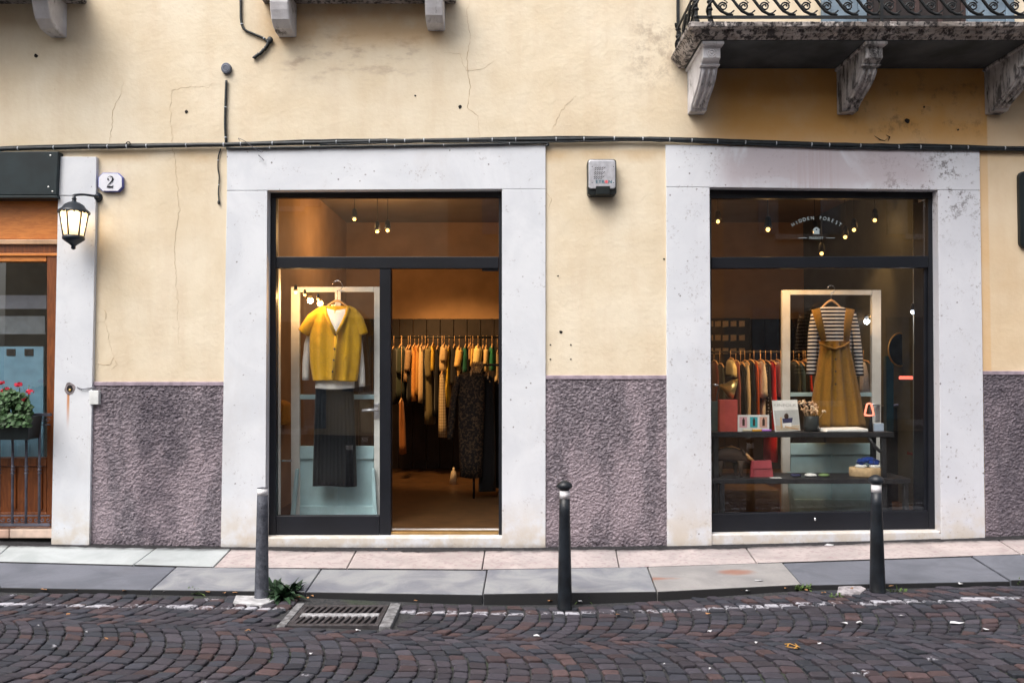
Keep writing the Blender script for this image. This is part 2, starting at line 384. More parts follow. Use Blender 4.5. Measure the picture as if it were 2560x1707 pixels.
    c = t.mix(t.math('MULTIPLY', pm, .85), c, (.46, .46, .52))
    t.col(c); t.p(Roughness=t.ramp(f, .3, .7, .62, .85)); t.b.inputs['Specular IOR Level'].default_value = .3
    t.bump(t.noise(70, 5), .45, .004); MAT['cobble'] = t.mat
    t = NT('joint_sand'); c = t.mix(t.ramp(t.noise(60, 4), .4, .6), (.018, .02, .024), (.045, .045, .048))
    c = t.mix(t.math('MULTIPLY', t.ramp(t.noise(2.5, 3), .55, .7), .5), c, (.03, .05, .018)); t.col(c); t.p(Roughness=.95); t.bump(t.noise(90, 4), .5, .01); MAT['sand'] = t.mat
    MAT['concrete'] = simple('pale_concrete', (.42, .42, .44), .85, 0, .3, 18, 60, .4)
    MAT['cast_iron'] = simple('cast_iron', (.05, .045, .05), .6, .2, .4, 25, 70, .3, .5)
    MAT['white_paint'] = simple('worn_white_paint', (.30, .30, .32), .7, 0, .4, 40, 60, .3)
    MAT['yellow_paint'] = simple('yellow_paint', (.46, .24, .05), .7, 0, .3, 40, 60, .3)
    MAT['leaf'] = simple('weed_leaf', (.028, .062, .030), .55, 0, .45, 18, 60, .2)
    MAT['leaf2'] = simple('geranium_leaf', (.045, .10, .035), .55, 0, .5, 22, 60, .2)
    MAT['grass'] = simple('grass_blade', (.07, .12, .03), .6, 0, .4, 18)
    MAT['petal'] = simple('red_petal', (.72, .03, .07), .6, 0, .25, 40)
    MAT['dry_leaf'] = simple('dry_leaf', (.33, .17, .08), .8, 0, .4, 30)
    MAT['paper_bit'] = simple('paper_scrap', (.55, .55, .58), .8)
    # shop interior
    MAT['int_wall'] = simple('warm_shop_wall', (.40, .25, .14), .9, 0, .12, 3, 40, .15)
    MAT['int_green'] = simple('grey_green_wall', (.085, .09, .08), .9, 0, .15, 3, 40, .15)
    MAT['int_board'] = simple('dark_wall_board', (.018, .012, .012), .6, 0, .4, 5, 60, .2)
    t = NT('shop_floor_wood'); g = t.noise(5, 6, .65, t.map((1.2, 5, 1)), .8)
    t.col(t.mix(t.ramp(g, .3, .7), (.045, .024, .011), (.125, .064, .026))); t.p(Roughness=.42); MAT['int_floor'] = t.mat
    MAT['ceiling'] = simple('shop_ceiling_plaster', (.26, .20, .14), .9, 0, .1, 2, 40, .1)
    MAT['door_white'] = simple('pale_blue_white_paint', (.46, .66, .70), .5, 0, .08, 7, 70, .12)
    MAT['post_white'] = simple('cream_white_paint', (.74, .745, .71), .5, 0, .08, 7, 70, .12)
    def cloth(name, c, scale=160, var=.2, rough=.9, rib=None):
        t = NT(name); f = t.noise(scale, 3)
        t.col(t.mix(t.ramp(f, .3, .7), tuple(x*(1-var) for x in c), tuple(min(1, x*(1+var)) for x in c)))
        t.p(Roughness=rough); t.b.inputs['Specular IOR Level'].default_value = .15
        t.b.inputs['Sheen Weight'].default_value = .15
        if rib:
            w = t.n.new('ShaderNodeTexWave'); w.bands_direction = 'X'; t.l.new(t.co, w.inputs[0]); w.inputs['Scale'].default_value = rib
            t.bump(t.math('ADD', w.outputs['Fac'], t.noise(90, 3)), .5, .004)
        else: t.bump(t.noise(scale, 3), .4, .004)
        return t.mat
    MAT['_cloth'] = cloth
    MAT['mustard'] = cloth('mustard_knit', (.66, .36, .015), 150, .15, .95, 40)
    MAT['shirt'] = cloth('white_cotton', (.78, .76, .72), 90, .06)
    MAT['black_pleat'] = cloth('black_pleated_cloth', (.0035, .0045, .0065), 90, .3)
    MAT['corduroy'] = cloth('mustard_brown_corduroy', (.25, .125, .018), 120, .2, .9, 60)
    t = NT('striped_jersey'); q = t.xyz()
    s = t.math('FRACT', t.math('MULTIPLY', q[2], 1/.0335))
    t.col(t.mix(t.ramp(s, .56, .64), (.02, .02, .03), (.68, .64, .60))); t.p(Roughness=.9); t.bump(t.noise(120, 3), .3, .003); MAT['stripe'] = t.mat
    t = NT('leopard_print_cloth'); f = t.ramp(t.voro(85), .25, .45); f2 = t.ramp(t.noise(42, 3), .45, .62)
    t.col(t.mix(t.math('MULTIPLY', f, f2), (.010, .009, .010), (.11, .07, .04))); t.p(Roughness=.85); MAT['leopard'] = t.mat
    t = NT('dotted_black_cloth'); f = t.ramp(t.voro(26, None, 'F1', .3), .16, .24, 1, 0)
    t.col(t.mix(f, (.012, .012, .016), (.6, .6, .6))); t.p(Roughness=.85); MAT['dotted'] = t.mat
    t = NT('gingham_cloth'); q = t.xyz(); a = t.ramp(t.math('FRACT', t.math('MULTIPLY', q[2], 28)), .45, .55); b = t.ramp(t.math('FRACT', t.math('MULTIPLY', q[0], 40)), .45, .55)
    t.col(t.mix(t.math('MULTIPLY', t.math('ADD', a, b), .5), (.62, .50, .30), (.30, .22, .12))); t.p(Roughness=.9); MAT['gingham'] = t.mat
    MAT['hanger'] = simple('pale_wood_hanger', (.55, .34, .17), .5, 0, .2, 12)
    MAT['chrome'] = simple('chrome', (.65, .66, .68), .2, 1.0, .05, 9, 80, 0)
    MAT['table'] = simple('dark_table', (.022, .021, .022), .5, 0, .4, 6, 60, .2)
    MAT['light_wood'] = simple('pale_cut_wood', (.50, .34, .18), .7, 0, .25, 14)
    MAT['brass'] = simple('brass_lamp', (.70, .46, .16), .32, .9, .1)
    for nm, c in dict(red_box=(.50, .075, .055), red_leather=(.36, .055, .065), card=(.72, .70, .66), pink=(.68, .36, .38), teal=(.04, .36, .40), salmon=(.66, .38, .28),
                      purple=(.36, .14, .50), orange=(.66, .32, .03), cream=(.66, .56, .40), blue=(.012, .04, .20), skin=(.45, .26, .17), hair=(.05, .025, .015), sand_p=(.48, .40, .30), pale=(.60, .61, .58),
                      boar=(.050, .024, .011), boar_tan=(.55, .28, .11), boar_nose=(.05, .06, .06), dryflower=(.55, .36, .20), vase=(.03, .035, .036), grey_print=(.42, .42, .40), green=(.16, .24, .09), navy=(.02, .02, .07), yellow=(.60, .46, .03), lblue=(.42, .50, .62), blind=(.15, .29, .39), poster=(.17, .18, .22)).items():
        MAT[nm] = simple(nm+'_finish', c, .6, 0, .1, 12)
    MAT['opp_cream'] = simple('far_cream_plaster', (.74, .62, .46), .9, 0, .15, 1.5)
    MAT['opp_orange'] = simple('far_terracotta_plaster', (.58, .36, .22), .9, 0, .15, 1.5)
    MAT['opp_pink'] = simple('far_rose_plaster', (.34, .30, .27), .9, 0, .2, 1.5)
    MAT['opp_dark'] = simple('far_window_dark', (.02, .022, .025), .3)
mats()

# ================================================================== the setting
def P(px, py, y): v = at(px, py, y); return (v.x, v.z)
def qb(pts, y0, y1, mb=None, mat=0):   # four picture points (bl br tr tl) measured on the plane y0
    return (mb or MB()).quadbox([P(a, b, y0) for a, b in pts], y0, y1, mat)
def rect(x0, x1, ytop, ybot, y0, y1, mb=None, mat=0):
    return qb([(x0, ybot), (x1, ybot), (x1, ytop), (x0, ytop)], y0, y1, mb, mat)

# ---- street sheet + cobbles
def curb_y(x):
    pts = CURB
    for (x0, y0), (x1, y1) in zip(pts, pts[1:]):
        if x <= x1: return y0 + (y1-y0)*(x-x0)/(x1-x0)
    return pts[-1][1]
CURB_PX = [(-250, 1462), (0, 1466), (377, 1472), (764, 1477), (1207, 1484), (1642, 1478), (2005, 1460), (2526, 1450), (2800, 1444)]
CURB = [(p.x, p.y) for p in (atg(a, b, zwalk) for a, b in CURB_PX)]
mb = MB(); xs = [-30, -12] + [i*.25 for i in range(-20, 21)] + [12, 30]; ys = [-.9, -1.3, -2, -3, -4.5, -7, -11]
for y in ys:
    for x in xs: mb.v.append((x, y, zstreet(x) - .016))
n = len(xs)
for j in range(len(ys)-1):
    for i in range(n-1): mb.f.append([j*n+i, (j+1)*n+i, (j+1)*n+i+1, j*n+i+1]); mb.m.append(0); mb.sm.append(True)
street = mb.build('street', MAT['sand'], kind='structure')

TINTS = [(.031, .029, .038), (.026, .028, .038), (.034, .031, .040), (.043, .031, .036), (.054, .036, .038), (.022, .025, .033), (.040, .037, .047), (.030, .028, .037), (.028, .030, .040), (.034, .032, .042), (.030, .031, .040), (.036, .032, .040)]
DRAIN = (-1.40, -.74, -1.84, -1.36)
def cobbles():
    rnd = random.Random(3); ch, pitch, sl = 0.98, .098, .079
    Rr = ch/2/math.sin(R(48)); ang = -.056; half = math.asin(ch/2/Rr); nst = int(round(2*half*Rr/sl))
    stones = []
    for band in range(-1, 3):
        v0 = -1.83 + ch*.5 - band*ch
        off = rnd.random()*pitch
        for k in range(-62, 68):
            ang_j = [-half + 2*half*j/nst for j in range(nst+1)]
            sh = rnd.uniform(-.5, .5)*.5
            for j in range(nst):
                a0 = ang_j[j] + sh*2*half/nst*(0 if j == 0 else 1); a1 = ang_j[j+1] + sh*2*half/nst*(0 if j == nst-1 else 1)
                q = []
                for (kk, a) in ((k, a0), (k+1, a0), (k+1, a1), (k, a1)):
                    u = off + kk*pitch + Rr*math.cos(a) - Rr*math.cos(half) ; v = v0 - Rr*math.sin(a)
                    u += .009*math.sin(kk*5.3+band) + .012*math.sin(v*7+kk*.9); v += .007*math.sin(kk*3.1+a*9)
                    du = u + 2.5; dv = v
                    q.append((-2.5 + du*math.cos(ang) - 0*dv, dv + du*math.sin(ang)))
                q.reverse() if (q[1][0]-q[0][0])*(q[2][1]-q[0][1])-(q[1][1]-q[0][1])*(q[2][0]-q[0][0]) < 0 else None
                cx = sum(p[0] for p in q)/4; cyy = sum(p[1] for p in q)/4
                if abs(cx) > 4.9 or cyy < -3.5 or cyy > curb_y(cx) - .06: continue
                if DRAIN[0]-.035 < cx < DRAIN[1]+.065 and DRAIN[2]-.01 < cyy < DRAIN[3]+.15: continue
                stones.append((cx, cyy, q))
    data = []
    for cx, cyy, q in stones:
        g = rnd.uniform(.865, .92); lift = rnd.gauss(0, .0022); tx, ty = rnd.gauss(0, .028), rnd.gauss(0, .028)
        ma = [((q[i][0]+q[(i+1) % 4][0])/2, (q[i][1]+q[(i+1) % 4][1])/2) for i in range(4)]
        e1 = Vector((ma[1][0]-ma[3][0], ma[1][1]-ma[3][1])); e2 = Vector((ma[2][0]-ma[0][0], ma[2][1]-ma[0][1]))
        s1 = 1-.0105/max(e1.length, .02)*rnd.uniform(.7, 1.4); s2 = 1-.0160/max(e2.length, .02)*rnd.uniform(.7, 1.35); nq = []
        for (a_, b_), (x, y) in zip(((-1, -1), (1, -1), (1, 1), (-1, 1)), q):
            px_ = Vector((x-cx, y-cyy)) - e1*(a_*.5) - e2*(b_*.5)
            w = e1*(a_*.5*s1) + e2*(b_*.5*s2) + px_
            nq.append((cx+w.x+rnd.gauss(0, .002), cyy+w.y+rnd.gauss(0, .002)))
        q = nq
        ring = []
        for i in range(4):
            p, c, nx = q[i-1], q[i], q[(i+1) % 4]
            for o in (p, nx):
                w = rnd.uniform(.06, .15); ring.append((c[0]+(o[0]-c[0])*w, c[1]+(o[1]-c[1])*w))
        z0 = zstreet(cx)
        def zz(x, y): return z0 + lift + (x-cx)*tx + (y-cyy)*ty
        V = [(x, y, z0-.05) for x, y in ring] + [(x, y, zz(x, y)-.005) for x, y in ring] + \
            [(cx+(x-cx)*.84, cyy+(y-cyy)*.90, zz(x, y)+.000) for x, y in ring] + [(cx, cyy, z0+lift+.0008)]
        Fc = [(i, (i+1) % 8, 8+(i+1) % 8, 8+i) for i in range(8)] + [(8+i, 8+(i+1) % 8, 16+(i+1) % 8, 16+i) for i in range(8)] + [(16+i, 16+(i+1) % 8, 24) for i in range(8)]
        t = rnd.choice(TINTS); b = rnd.uniform(.75, 1.3)
        pp = [proj((x, y, z0)) for x, y in q]
        area = abs(sum(pp[i][0]*pp[(i+1) % 4][1]-pp[(i+1) % 4][0]*pp[i][1] for i in range(4)))/2
        c = proj((cx, cyy, z0)); inside = -20 < c[0] < 2580 and c[1] < 1712
        data.append((area if inside else 0, V, Fc, tuple(x*b for x in t)))
    data.sort(key=lambda d: -d[0])
    def mk(items, **k):
        m = MB(); cols = []
        for a, V, Fc, t in items: m.add(V, Fc, 0, False); cols += [(*t, 1)]*len(V)
        o = m.build('cobblestone', MAT['cobble'], street, **k)
        ca = o.data.color_attributes.new('tint', 'FLOAT_COLOR', 'POINT')
        ca.data.foreach_set('color', [c for q in cols for c in q]); return o
    for d in data[:300]: mk([d])
    mk(data[300:], kind='stuff')
cobbles()

# ---- pavement
walk = empty('sidewalk', (0, -.6, .06), kind='structure')
B_L = [(-250, 1352), (24, 1357), (397, 1363), (578, 1369), (891, 1372), (1213, 1372), (1540, 1368), (1862, 1360), (2484, 1339), (2800, 1330)]
M_L = [(-330, 1396), (-20, 1402), (334, 1411), (534, 1417), (867, 1419), (1205, 1422), (1548, 1417), (1892, 1406), (2552, 1384), (2870, 1376)]
M2 = [(-250, 1398), (-20, 1402.5), (442, 1414.5), (804, 1419.5), (1218, 1422.5), (1618, 1415.5), (1955, 1404.5), (2426, 1388.5), (2800, 1379)]
F_L = CURB_PX
def slab(p, mat):
    mb = MB(); top = [(v.x, v.y, v.z) for v in p]; c = sum((Vector(v) for v in p), Vector())/4
    top = [tuple(c + (Vector(v)-c)*1.0) for v in top]
    mb.add(top + [(x, y, z-.22) for x, y, z in top], [(0,1,2,3),(7,6,5,4),(0,4,5,1),(1,5,6,2),(2,6,7,3),(3,7,4,0)])
    return mb.build('paving_slab', mat, walk, bevel=.007)
def inset(a, b, d=.004): return a + (b-a).normalized()*d
rnd = random.Random(11)
for i in range(len(B_L)-1):
    b0, b1, m0, m1 = (atg(*q, zwalk) for q in (B_L[i], B_L[i+1], M_L[i], M_L[i+1]))
    b0.y += .06; b1.y += .06
    j = rnd.uniform(-.004, .004)
    for v in (b0, b1, m0, m1): v.z += j
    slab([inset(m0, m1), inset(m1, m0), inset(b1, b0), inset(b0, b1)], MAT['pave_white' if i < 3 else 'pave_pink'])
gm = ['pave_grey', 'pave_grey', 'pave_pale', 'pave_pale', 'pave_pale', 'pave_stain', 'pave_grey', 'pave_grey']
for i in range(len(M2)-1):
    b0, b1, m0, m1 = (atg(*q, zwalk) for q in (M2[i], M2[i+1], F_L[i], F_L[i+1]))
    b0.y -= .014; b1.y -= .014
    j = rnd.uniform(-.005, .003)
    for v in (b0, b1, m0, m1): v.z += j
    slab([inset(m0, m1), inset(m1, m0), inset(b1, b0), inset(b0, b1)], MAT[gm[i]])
mb = MB(); nseg = 30
for i in range(nseg):
    x0, x1 = -6+12*i/nseg, -6+12*(i+1)/nseg
    mb.add([(x0, curb_y(x0)+.06, zwalk(x0)-.03), (x1, curb_y(x1)+.06, zwalk(x1)-.03), (x1, .06, zwalk(x1)-.03), (x0, .06, zwalk(x0)-.03)], [(0,1,2,3)])
mb.build('bedding', MAT['sand'], walk)

# black soil packed along the foot of the wall
mb = MB(); rd = random.Random(77); nseg = 260; top = []; bot = []
for i in range(nseg+1):
    x = -5.2 + 10.4*i/nseg
    w = .055 + .05*mnoise.noise(Vector((x*2.1, 3, 1))) + .03*mnoise.noise(Vector((x*11, 5, 1))) + rd.uniform(-.008, .008)
    if -2.05 < x < -.10 or 1.62 < x < 3.6: w *= 1.25
    top.append((x, .03, zwalk(x)+.016)); bot.append((x, -.03-max(.012, w), zwalk(x)+.001))
mb.add(top+bot, [(i, nseg+1+i, nseg+2+i, i+1) for i in range(nseg)])
mb.build('wall_foot_dirt', simple('packed_black_dirt', (.022, .021, .024), .95, 0, .5, 40, 90, .6), walk, kind='stuff')

# ---- the building
bld = empty('building', (0, .2, .06), label='cream plaster building with white marble shop surrounds and grey roughcast base', cat='building')
zL, zO = Z(392), Z(425); xp = X(190)
poly = [(-9, -.3), (-6.6, -.3), (-6.6, zL), (xp, zL), (xp, -.3), (X(615), -.3), (X(615), zO), (X(1310), zO), (X(1310), -.3),
        (X(1720), -.3), (X(1720), zO), (X(2405), zO), (X(2405), -.3), (9, -.3), (9, 9), (-9, 9)]
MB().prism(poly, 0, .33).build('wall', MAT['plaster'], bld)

def dado(x0, x1, x0b, x1b, zt, zb, seed):
    w = max(abs(x1-x0), .1); nx = int(w/.0052)+1; nz = int((zt-zb)/.0052)+1; v = []; f = []
    for j in range(nz+1):
        z = zb + (zt-zb)*j/nz; k = j/nz
        xa, xb = x0b+(x0-x0b)*k, x1b+(x1-x1b)*k
        for i in range(nx+1):
            x = xa+(xb-xa)*i/nx
            a = mnoise.noise(Vector((x*46+seed, z*60, seed))); b = mnoise.noise(Vector((x*110, z*120, seed+5))); c = mnoise.noise(Vector((x*5+seed, z*2.2, 3)))
            d1 = mnoise.voronoi(Vector((x*56+.7*b, z*74+.7*a-x*14, seed)))[0][0]
            h = .004 + .0045*a + .004*b + .007*c + .0125*(1-min(1, 1.4*d1))
            if j in (0, nz): h = .001
            y = -max(.002, h)
            v.append((x, y, z + .004*b))
    for j in range(nz):
        for i in range(nx):
            a = j*(nx+1)+i; f.append((a, a+1, a+nx+2, a+nx+1))
    m = MB(); m.add(v, f, 0, True); o = m.build('dado', MAT['rough'], bld)
    m = MB(); m.quadbox([(x0, zt-.004), (x1, zt-.004), (x1, zt+.030), (x0, zt+.030)], -.016, .02); m.build('dado_cap', MAT['dado_cap'], bld, bevel=.005)
dado(X(229, 0, 960), X(560, 0, 960), X(222, 0, 1350), X(556, 0, 1350), Z(963), .0, 1.3)
dado(X(1362), X(1670), X(1362), X(1672), Z(947), .0, 7.7)
dado(X(2456, 0, 940), 6.0, X(2462, 0, 1340), 6.0, Z(936), .05, 4.2)

def marble(pts, y0=-.02, y1=.30, name='jamb', par=None, bev=.003): return qb(pts, y0, y1).build(name, MAT['marble'], par, bevel=bev)
ds = empty('door_surround', None, bld)
marble([(567, 476.5), (1364, 472), (1364, 361), (567, 374)], name='lintel', par=ds)
marble([(551, 1400), (663, 1400), (668, 477), (567, 477.4)], par=ds)
marble([(1255, 1400), (1364, 1400), (1364, 472.7), (1255, 473.2)], par=ds)
marble([(655, 1400), (1262, 1400), (1262, 1342), (655, 1342)], -.008, .345, 'sill', ds, .012)
wsr = empty('window_surround', None, bld)
marble([(1666, 467), (2450.5, 476), (2449, 375), (1664, 362)], name='lintel', par=wsr)
marble([(1668, 1400), (1780, 1400), (1774, 468.9), (1666, 467.7)], par=wsr)
marble([(2353, 1400), (2464, 1400), (2450.5, 476.7), (2345, 475.6)], par=wsr)
marble([(1772, 1400), (2361, 1400), (2361, 1327), (1772, 1335)], -.008, .345, 'sill', wsr, .012)
ps = empty('pilaster', None, bld)
marble([(145, 488.5), (239.6, 488.5), (241, 392), (147, 392)], -.035, .30, 'block', ps)
marble([(127, 1400), (222, 1400), (239.4, 490), (145, 490)], -.033, .30, 'block', ps)
# small ledge and brackets at the top edge, and the neighbour's balcony end
def corbel(px0, px1, pyb, dep, name='corbel', zt=4.62):
    m = MB(); x0, x1 = X(px0, -dep, 40), X(px1, -dep, 40); zb = at(px0, pyb, -dep*.55).z
    h = zt-zb
    prof = [(0.02, zt), (-dep, zt), (-dep-.012, zt-.35*h), (-dep*.98, zt-.55*h), (-dep*.86, zt-.78*h), (-dep*.6, zt-.95*h), (-dep*.35, zt-h), (0.02, zt-h)]
    m.prismx(prof, x0, x1); return m.build(name, MAT['bracket'], bld, bevel=.012)
corbel(674, 721, 77, .24); corbel(1062, 1107, 63, .22); corbel(79, 121, 77, .26)
MB().box(X(640, -.2, 0), X(1135, -.2, 0), -.30, .02, 4.62, 4.72).build('ledge', MAT['stone_grimy'], bld, bevel=.012)
MB().box(-7, X(165, -.3, 0), -.55, .02, 4.62, 4.74).build('ledge', MAT['stone_grimy'], bld, bevel=.012)
# bolt holes and plaster cracks
for (a, b, r) in ((466, 280, 5), (1150, 268, 5.5), (1038, 240, 3), (1402, 830, 5), (1376, 862, 2.5), (1427, 862, 2.5), (1376, 898, 2.5), (1427, 898, 2.5), (1395, 690, 2.5), (90, 140, 6), (2268, 303, 8), (2310, 268, 3), (1660, 648, 3), (2395, 325, 3)):
    c = at(a, b, 0); m = MB(); rr = r/370
    m.prism([(c.x + rr*math.cos(q)*(1+.2*math.sin(3*q+a)), c.z + rr*math.sin(q)*(1+.2*math.cos(2*q+b))) for q in [2*math.pi*k/9 for k in range(9)]], -.003, .01)
    m.build('bolt_hole', MAT['dark_hole'], bld)
cr = random.Random(5)
def crack(pts, w=.9):
    m = MB(); P3 = []
    for (a, b), (c, d) in zip(pts, pts[1:]):
        k = max(2, int(math.hypot(c-a, d-b)/7))
        for i in range(k): P3.append((a+(c-a)*i/k + cr.gauss(0, 1.4), b+(d-b)*i/k + cr.gauss(0, 1.2)))
    P3.append(pts[-1])
    W = [w*cr.uniform(.5, 1.3)*(1-abs(2*i/(len(P3)-1)-1)**3) + .15 for i in range(len(P3))]
    m.tube([at(a, b, -.0005) for a, b in P3], [q/420 for q in W], 4, flat=.5); m.build('crack', MAT['crack'], bld)
for c, w in (([(310, 205), (298, 245), (282, 275), (277, 340), (272, 365)], .9), ([(535, 205), (520, 217), (470, 218), (430, 226), (425, 290), (432, 360), (440, 420), (448, 520), (436, 620), (444, 760), (446, 860)], .8),
             ([(1172, 0), (1168, 40), (1176, 100), (1166, 140), (1172, 200), (1176, 220), (1168, 268), (1195, 290), (1198, 345)], .9), ([(1240, 150), (1205, 172), (1165, 178), (1150, 135), (1110, 132)], .7),
             ([(225, 810), (262, 802), (285, 898)], .5), ([(228, 910), (275, 912), (283, 895), (292, 910), (278, 924)], .8), ([(2020, 230), (1990, 205), (1975, 180)], .6), ([(1440, 240), (1400, 280), (1380, 330)], .6), ([(260, 770), (268, 785), (262, 800)], 2.0), ([(1365, 480), (1378, 500), (1372, 520)], .8)): crack(c, w)
for pts in ([(2186, 340), (2200, 350), (2212, 352), (2222, 344)], [(2215, 338), (2224, 343), (2220, 352)]):
    m = MB(); m.tube([at(a, b, -.001) for a, b in pts], [.004, .012, .007, .003][:len(pts)], 5, flat=.3); m.build('paint_flake', MAT['dark_hole'], bld)

# drilled hole with a ring of grime in the left pilaster
m = MB(); c = at(175, 971, -.033)
m.prism([(c.x+.043*math.cos(q)*(1+.1*math.sin(4*q)), c.z+.05*math.sin(q)*(1+.1*math.cos(3*q))) for q in [2*math.pi*k/18 for k in range(18)]], -.0355, -.02, 0)
m.prism([(c.x+.024*math.cos(q), c.z+.028*math.sin(q)) for q in [2*math.pi*k/18 for k in range(18)]], -.038, -.02, 1)
m.ball((c.x+.004, -.04, c.z-.012), .011, 8, 2)
m.build('drilled_hole', [simple('grime_ring', (.22, .19, .20), .9, 0, .4, 40), MAT['dark_hole'], MAT['brass']], bld)

# ---- shop door front
sd = empty('shop_door_front', at(960, 1340, .09), label='black metal shop front with open doorway and fixed glass display bay', cat='shop front')
K = MAT['black_metal']; y0, y1 = .07, .13
rect(655, 1270, 473, 494, y0, y1).build('top_rail', K, sd, bevel=.004)
rect(655, 690, 494.5, 1341, y0, y1).build('stile', K, sd, bevel=.004)
rect(1247, 1270, 494.5, 1341, y0, y1).build('stile', K, sd, bevel=.004)
rect(690.5, 1246.5, 642, 671, y0-.006, y1).build('transom_bar', K, sd, bevel=.004)
rect(949, 977, 671.5, 1341, y0, y1+.03).build('mullion', K, sd, bevel=.004)
rect(690.5, 948.5, 1289, 1341, y0, y1).build('bottom_rail', K, sd, bevel=.004)
rect(977.5, 1246.5, 1329, 1340, .085, .16).build('threshold', simple('brass_threshold', (.42, .26, .10), .35, .7), sd, bevel=.003)
rect(690, 1247, 494, 642, .10, .106).build('pane', MAT['glass'], sd)
rect(690, 949, 671, 1289, .10, .106).build('pane', MAT['glass'], sd)
rect(1205, 1246, 671, 677, .08, .12).build('door_closer', K, sd)
# ---- shop window
sw = empty('shop_window', at(2060, 1335, .09), label='large black framed shop window with two panes and white lettering', cat='shop window')
rect(1760, 2362, 469, 496, y0, y1).build('top_rail', K, sw, bevel=.004)
rect(1760, 1779, 496.5, 1340, y0, y1).build('stile', K, sw, bevel=.004)
rect(2321, 2362, 496.5, 1340, y0, .31).build('stile', K, sw, bevel=.004)
rect(2310, 2320.5, 671, 1281, y0+.02, y1).build('glazing_bead', K, sw, bevel=.004)
qb([(1779.5, 671), (2320.5, 669), (2320.5, 640), (1779.5, 643)], y0-.006, y1).build('transom_bar', K, sw, bevel=.004)
qb([(1779.5, 1342), (2320.5, 1335), (2320.5, 1276), (1779.5, 1284)], y0, y1).build('bottom_rail', K, sw, bevel=.004)
rect(1779, 2321, 496, 643, .10, .106).build('pane', MAT['glass'], sw)
rect(1779, 2321, 669, 1285, .10, .106).build('pane', MAT['glass'], sw)
c = at(2037, 1297, y0); MB().lathe([(.008, -.012), (.010, 0), (.008, .012)], (c.x, y0-.004, c.z), 8).build('lock', MAT['chrome'], sw)

def text_polys(s, size):
    cu = bpy.data.curves.new('t', 'FONT'); cu.body = s; cu.size = size; cu.align_x = 'CENTER'
    o = bpy.data.objects.new('t', cu); COL.objects.link(o); bpy.context.view_layer.update()
    me = o.evaluated_get(bpy.context.evaluated_depsgraph_get()).to_mesh()
    v = [tuple(p.co) for p in me.vertices]; f = [tuple(p.vertices) for p in me.polygons]
    bpy.data.objects.remove(o); bpy.data.curves.remove(cu); return v, f
def text_to(mb, s, size, cx, y, cz, ang=0, mat=0, bold=1.0, sx=1.0, lift=0):
    v, f = text_polys(s, size); ca, sa = math.cos(ang), math.sin(ang)
    mb.add([(cx + p[0]*sx*ca - (p[1]+lift)*sa, y, cz + p[0]*sx*sa + (p[1]+lift)*ca) for p in v], f, mat)
LET = simple('frosted_white_lettering', (.33, .40, .42), .6, 0, .1)
m = MB(); yl = .0985
def arc_letters(word, p0, p1, rise):
    a = at(p0[0], p0[1], yl); b = at(p1[0], p1[1], yl); L = b.x-a.x; Rc = (L*L/4+rise*rise)/(2*rise); cx = (a.x+b.x)/2; cz = (a.z+b.z)/2+rise-Rc
    th = math.asin(L/2/Rc)
    for i, chh in enumerate(word):
        t = -th + 2*th*i/(len(word)-1)
        if chh != ' ': text_to(m, chh, .043, cx+Rc*math.sin(t), yl, cz+Rc*math.cos(t), -t, 0, sx=.95)
arc_letters('HIDDEN FOREST', (1985, 565), (2098, 565), .055)
c = at(2041, 577, yl); s_ = .0032
hp = [(-8, -9), (8, -9), (8, 2), (10.5, 2), (4, 8), (0, 10), (-4, 8), (-10.5, 2), (-8, 2)]
hp = [(c.x+a*s_, c.z+b*s_) for a, b in hp]; hc = [(c.x+2.2*s_*math.cos(q), c.z+3*s_+2.2*s_*math.sin(q)) for q in [2*math.pi*k/10 for k in range(10)]]
m.add([(a, yl, b) for a, b in hp], [tuple(range(9))])
m2 = MB().add([(a, yl-.0015, b) for a, b in hc], [tuple(range(10))]); m2.build('lettering_dot', K, sw)
c = at(2041, 598, yl); text_to(m, 'MARKET', .030, c.x, yl, c.z, 0, 0, sx=1.05)
for a, b in ((1996, 2017), (2066, 2087)):
    p, q = at(a, 595, yl), at(b, 595, yl); m.add([(p.x, yl, p.z-.002), (q.x, yl, q.z-.002), (q.x, yl, q.z+.002), (p.x, yl, p.z+.002)], [(0,1,2,3)])
m.build('lettering', LET, sw)

# ---- the neighbouring bar front at the left edge
lf = empty('wooden_shop_front', at(60, 1330, .05), label='orange and brown wooden shop front at the left edge of the building', cat='shop front')
rect(-420, 150, 480, 598, .06, .14).build('fascia', MAT['orange_wood'], lf, bevel=.004)
rect(-420, 150, 598.5, 611, .03, .14).build('moulding', MAT['gilt'], lf, bevel=.006)
rect(-420, 150, 611.5, 632, .055, .14).build('moulding', MAT['brown_wood'], lf, bevel=.006)
rect(-420, 150, 632.5, 640, .045, .14).build('moulding', MAT['orange_wood'], lf, bevel=.004)
rect(-420, 116, 640.5, 654, .06, .14).build('top_rail', MAT['orange_wood'], lf, bevel=.005)
rect(117, 150, 640.5, 1332, .055, .14).build('stile', MAT['brown_wood'], lf, bevel=.005)
rect(-420, 116.5, 1144, 1165, .06, .14).build('middle_rail', MAT['brown_wood'], lf, bevel=.005)
rect(-420, 116.5, 1165.5, 1280, .085, .14).build('panel', MAT['brown_wood'], lf, bevel=.005)
for a in (-60, 30, 95): rect(a, a+9, 1170, 1272, .07, .10).build('panel_mould', MAT['brown_wood'], lf, bevel=.004)
rect(-420, 116.5, 1280.5, 1332, .06, .14).build('bottom_rail', MAT['brown_wood'], lf, bevel=.005)
rect(-420, 116.5, 654, 1144, .10, .106).build('pane', MAT['glass'], lf)
m = rect(-300, 108, 866, 1150, .20, .215)
m.build('blind', MAT['blind'], lf)
for a in (-30, 16, 61): rect(a, a+22, 872, 889, .195, .1995).build('blind_slot', MAT['dark_hole'], lf)
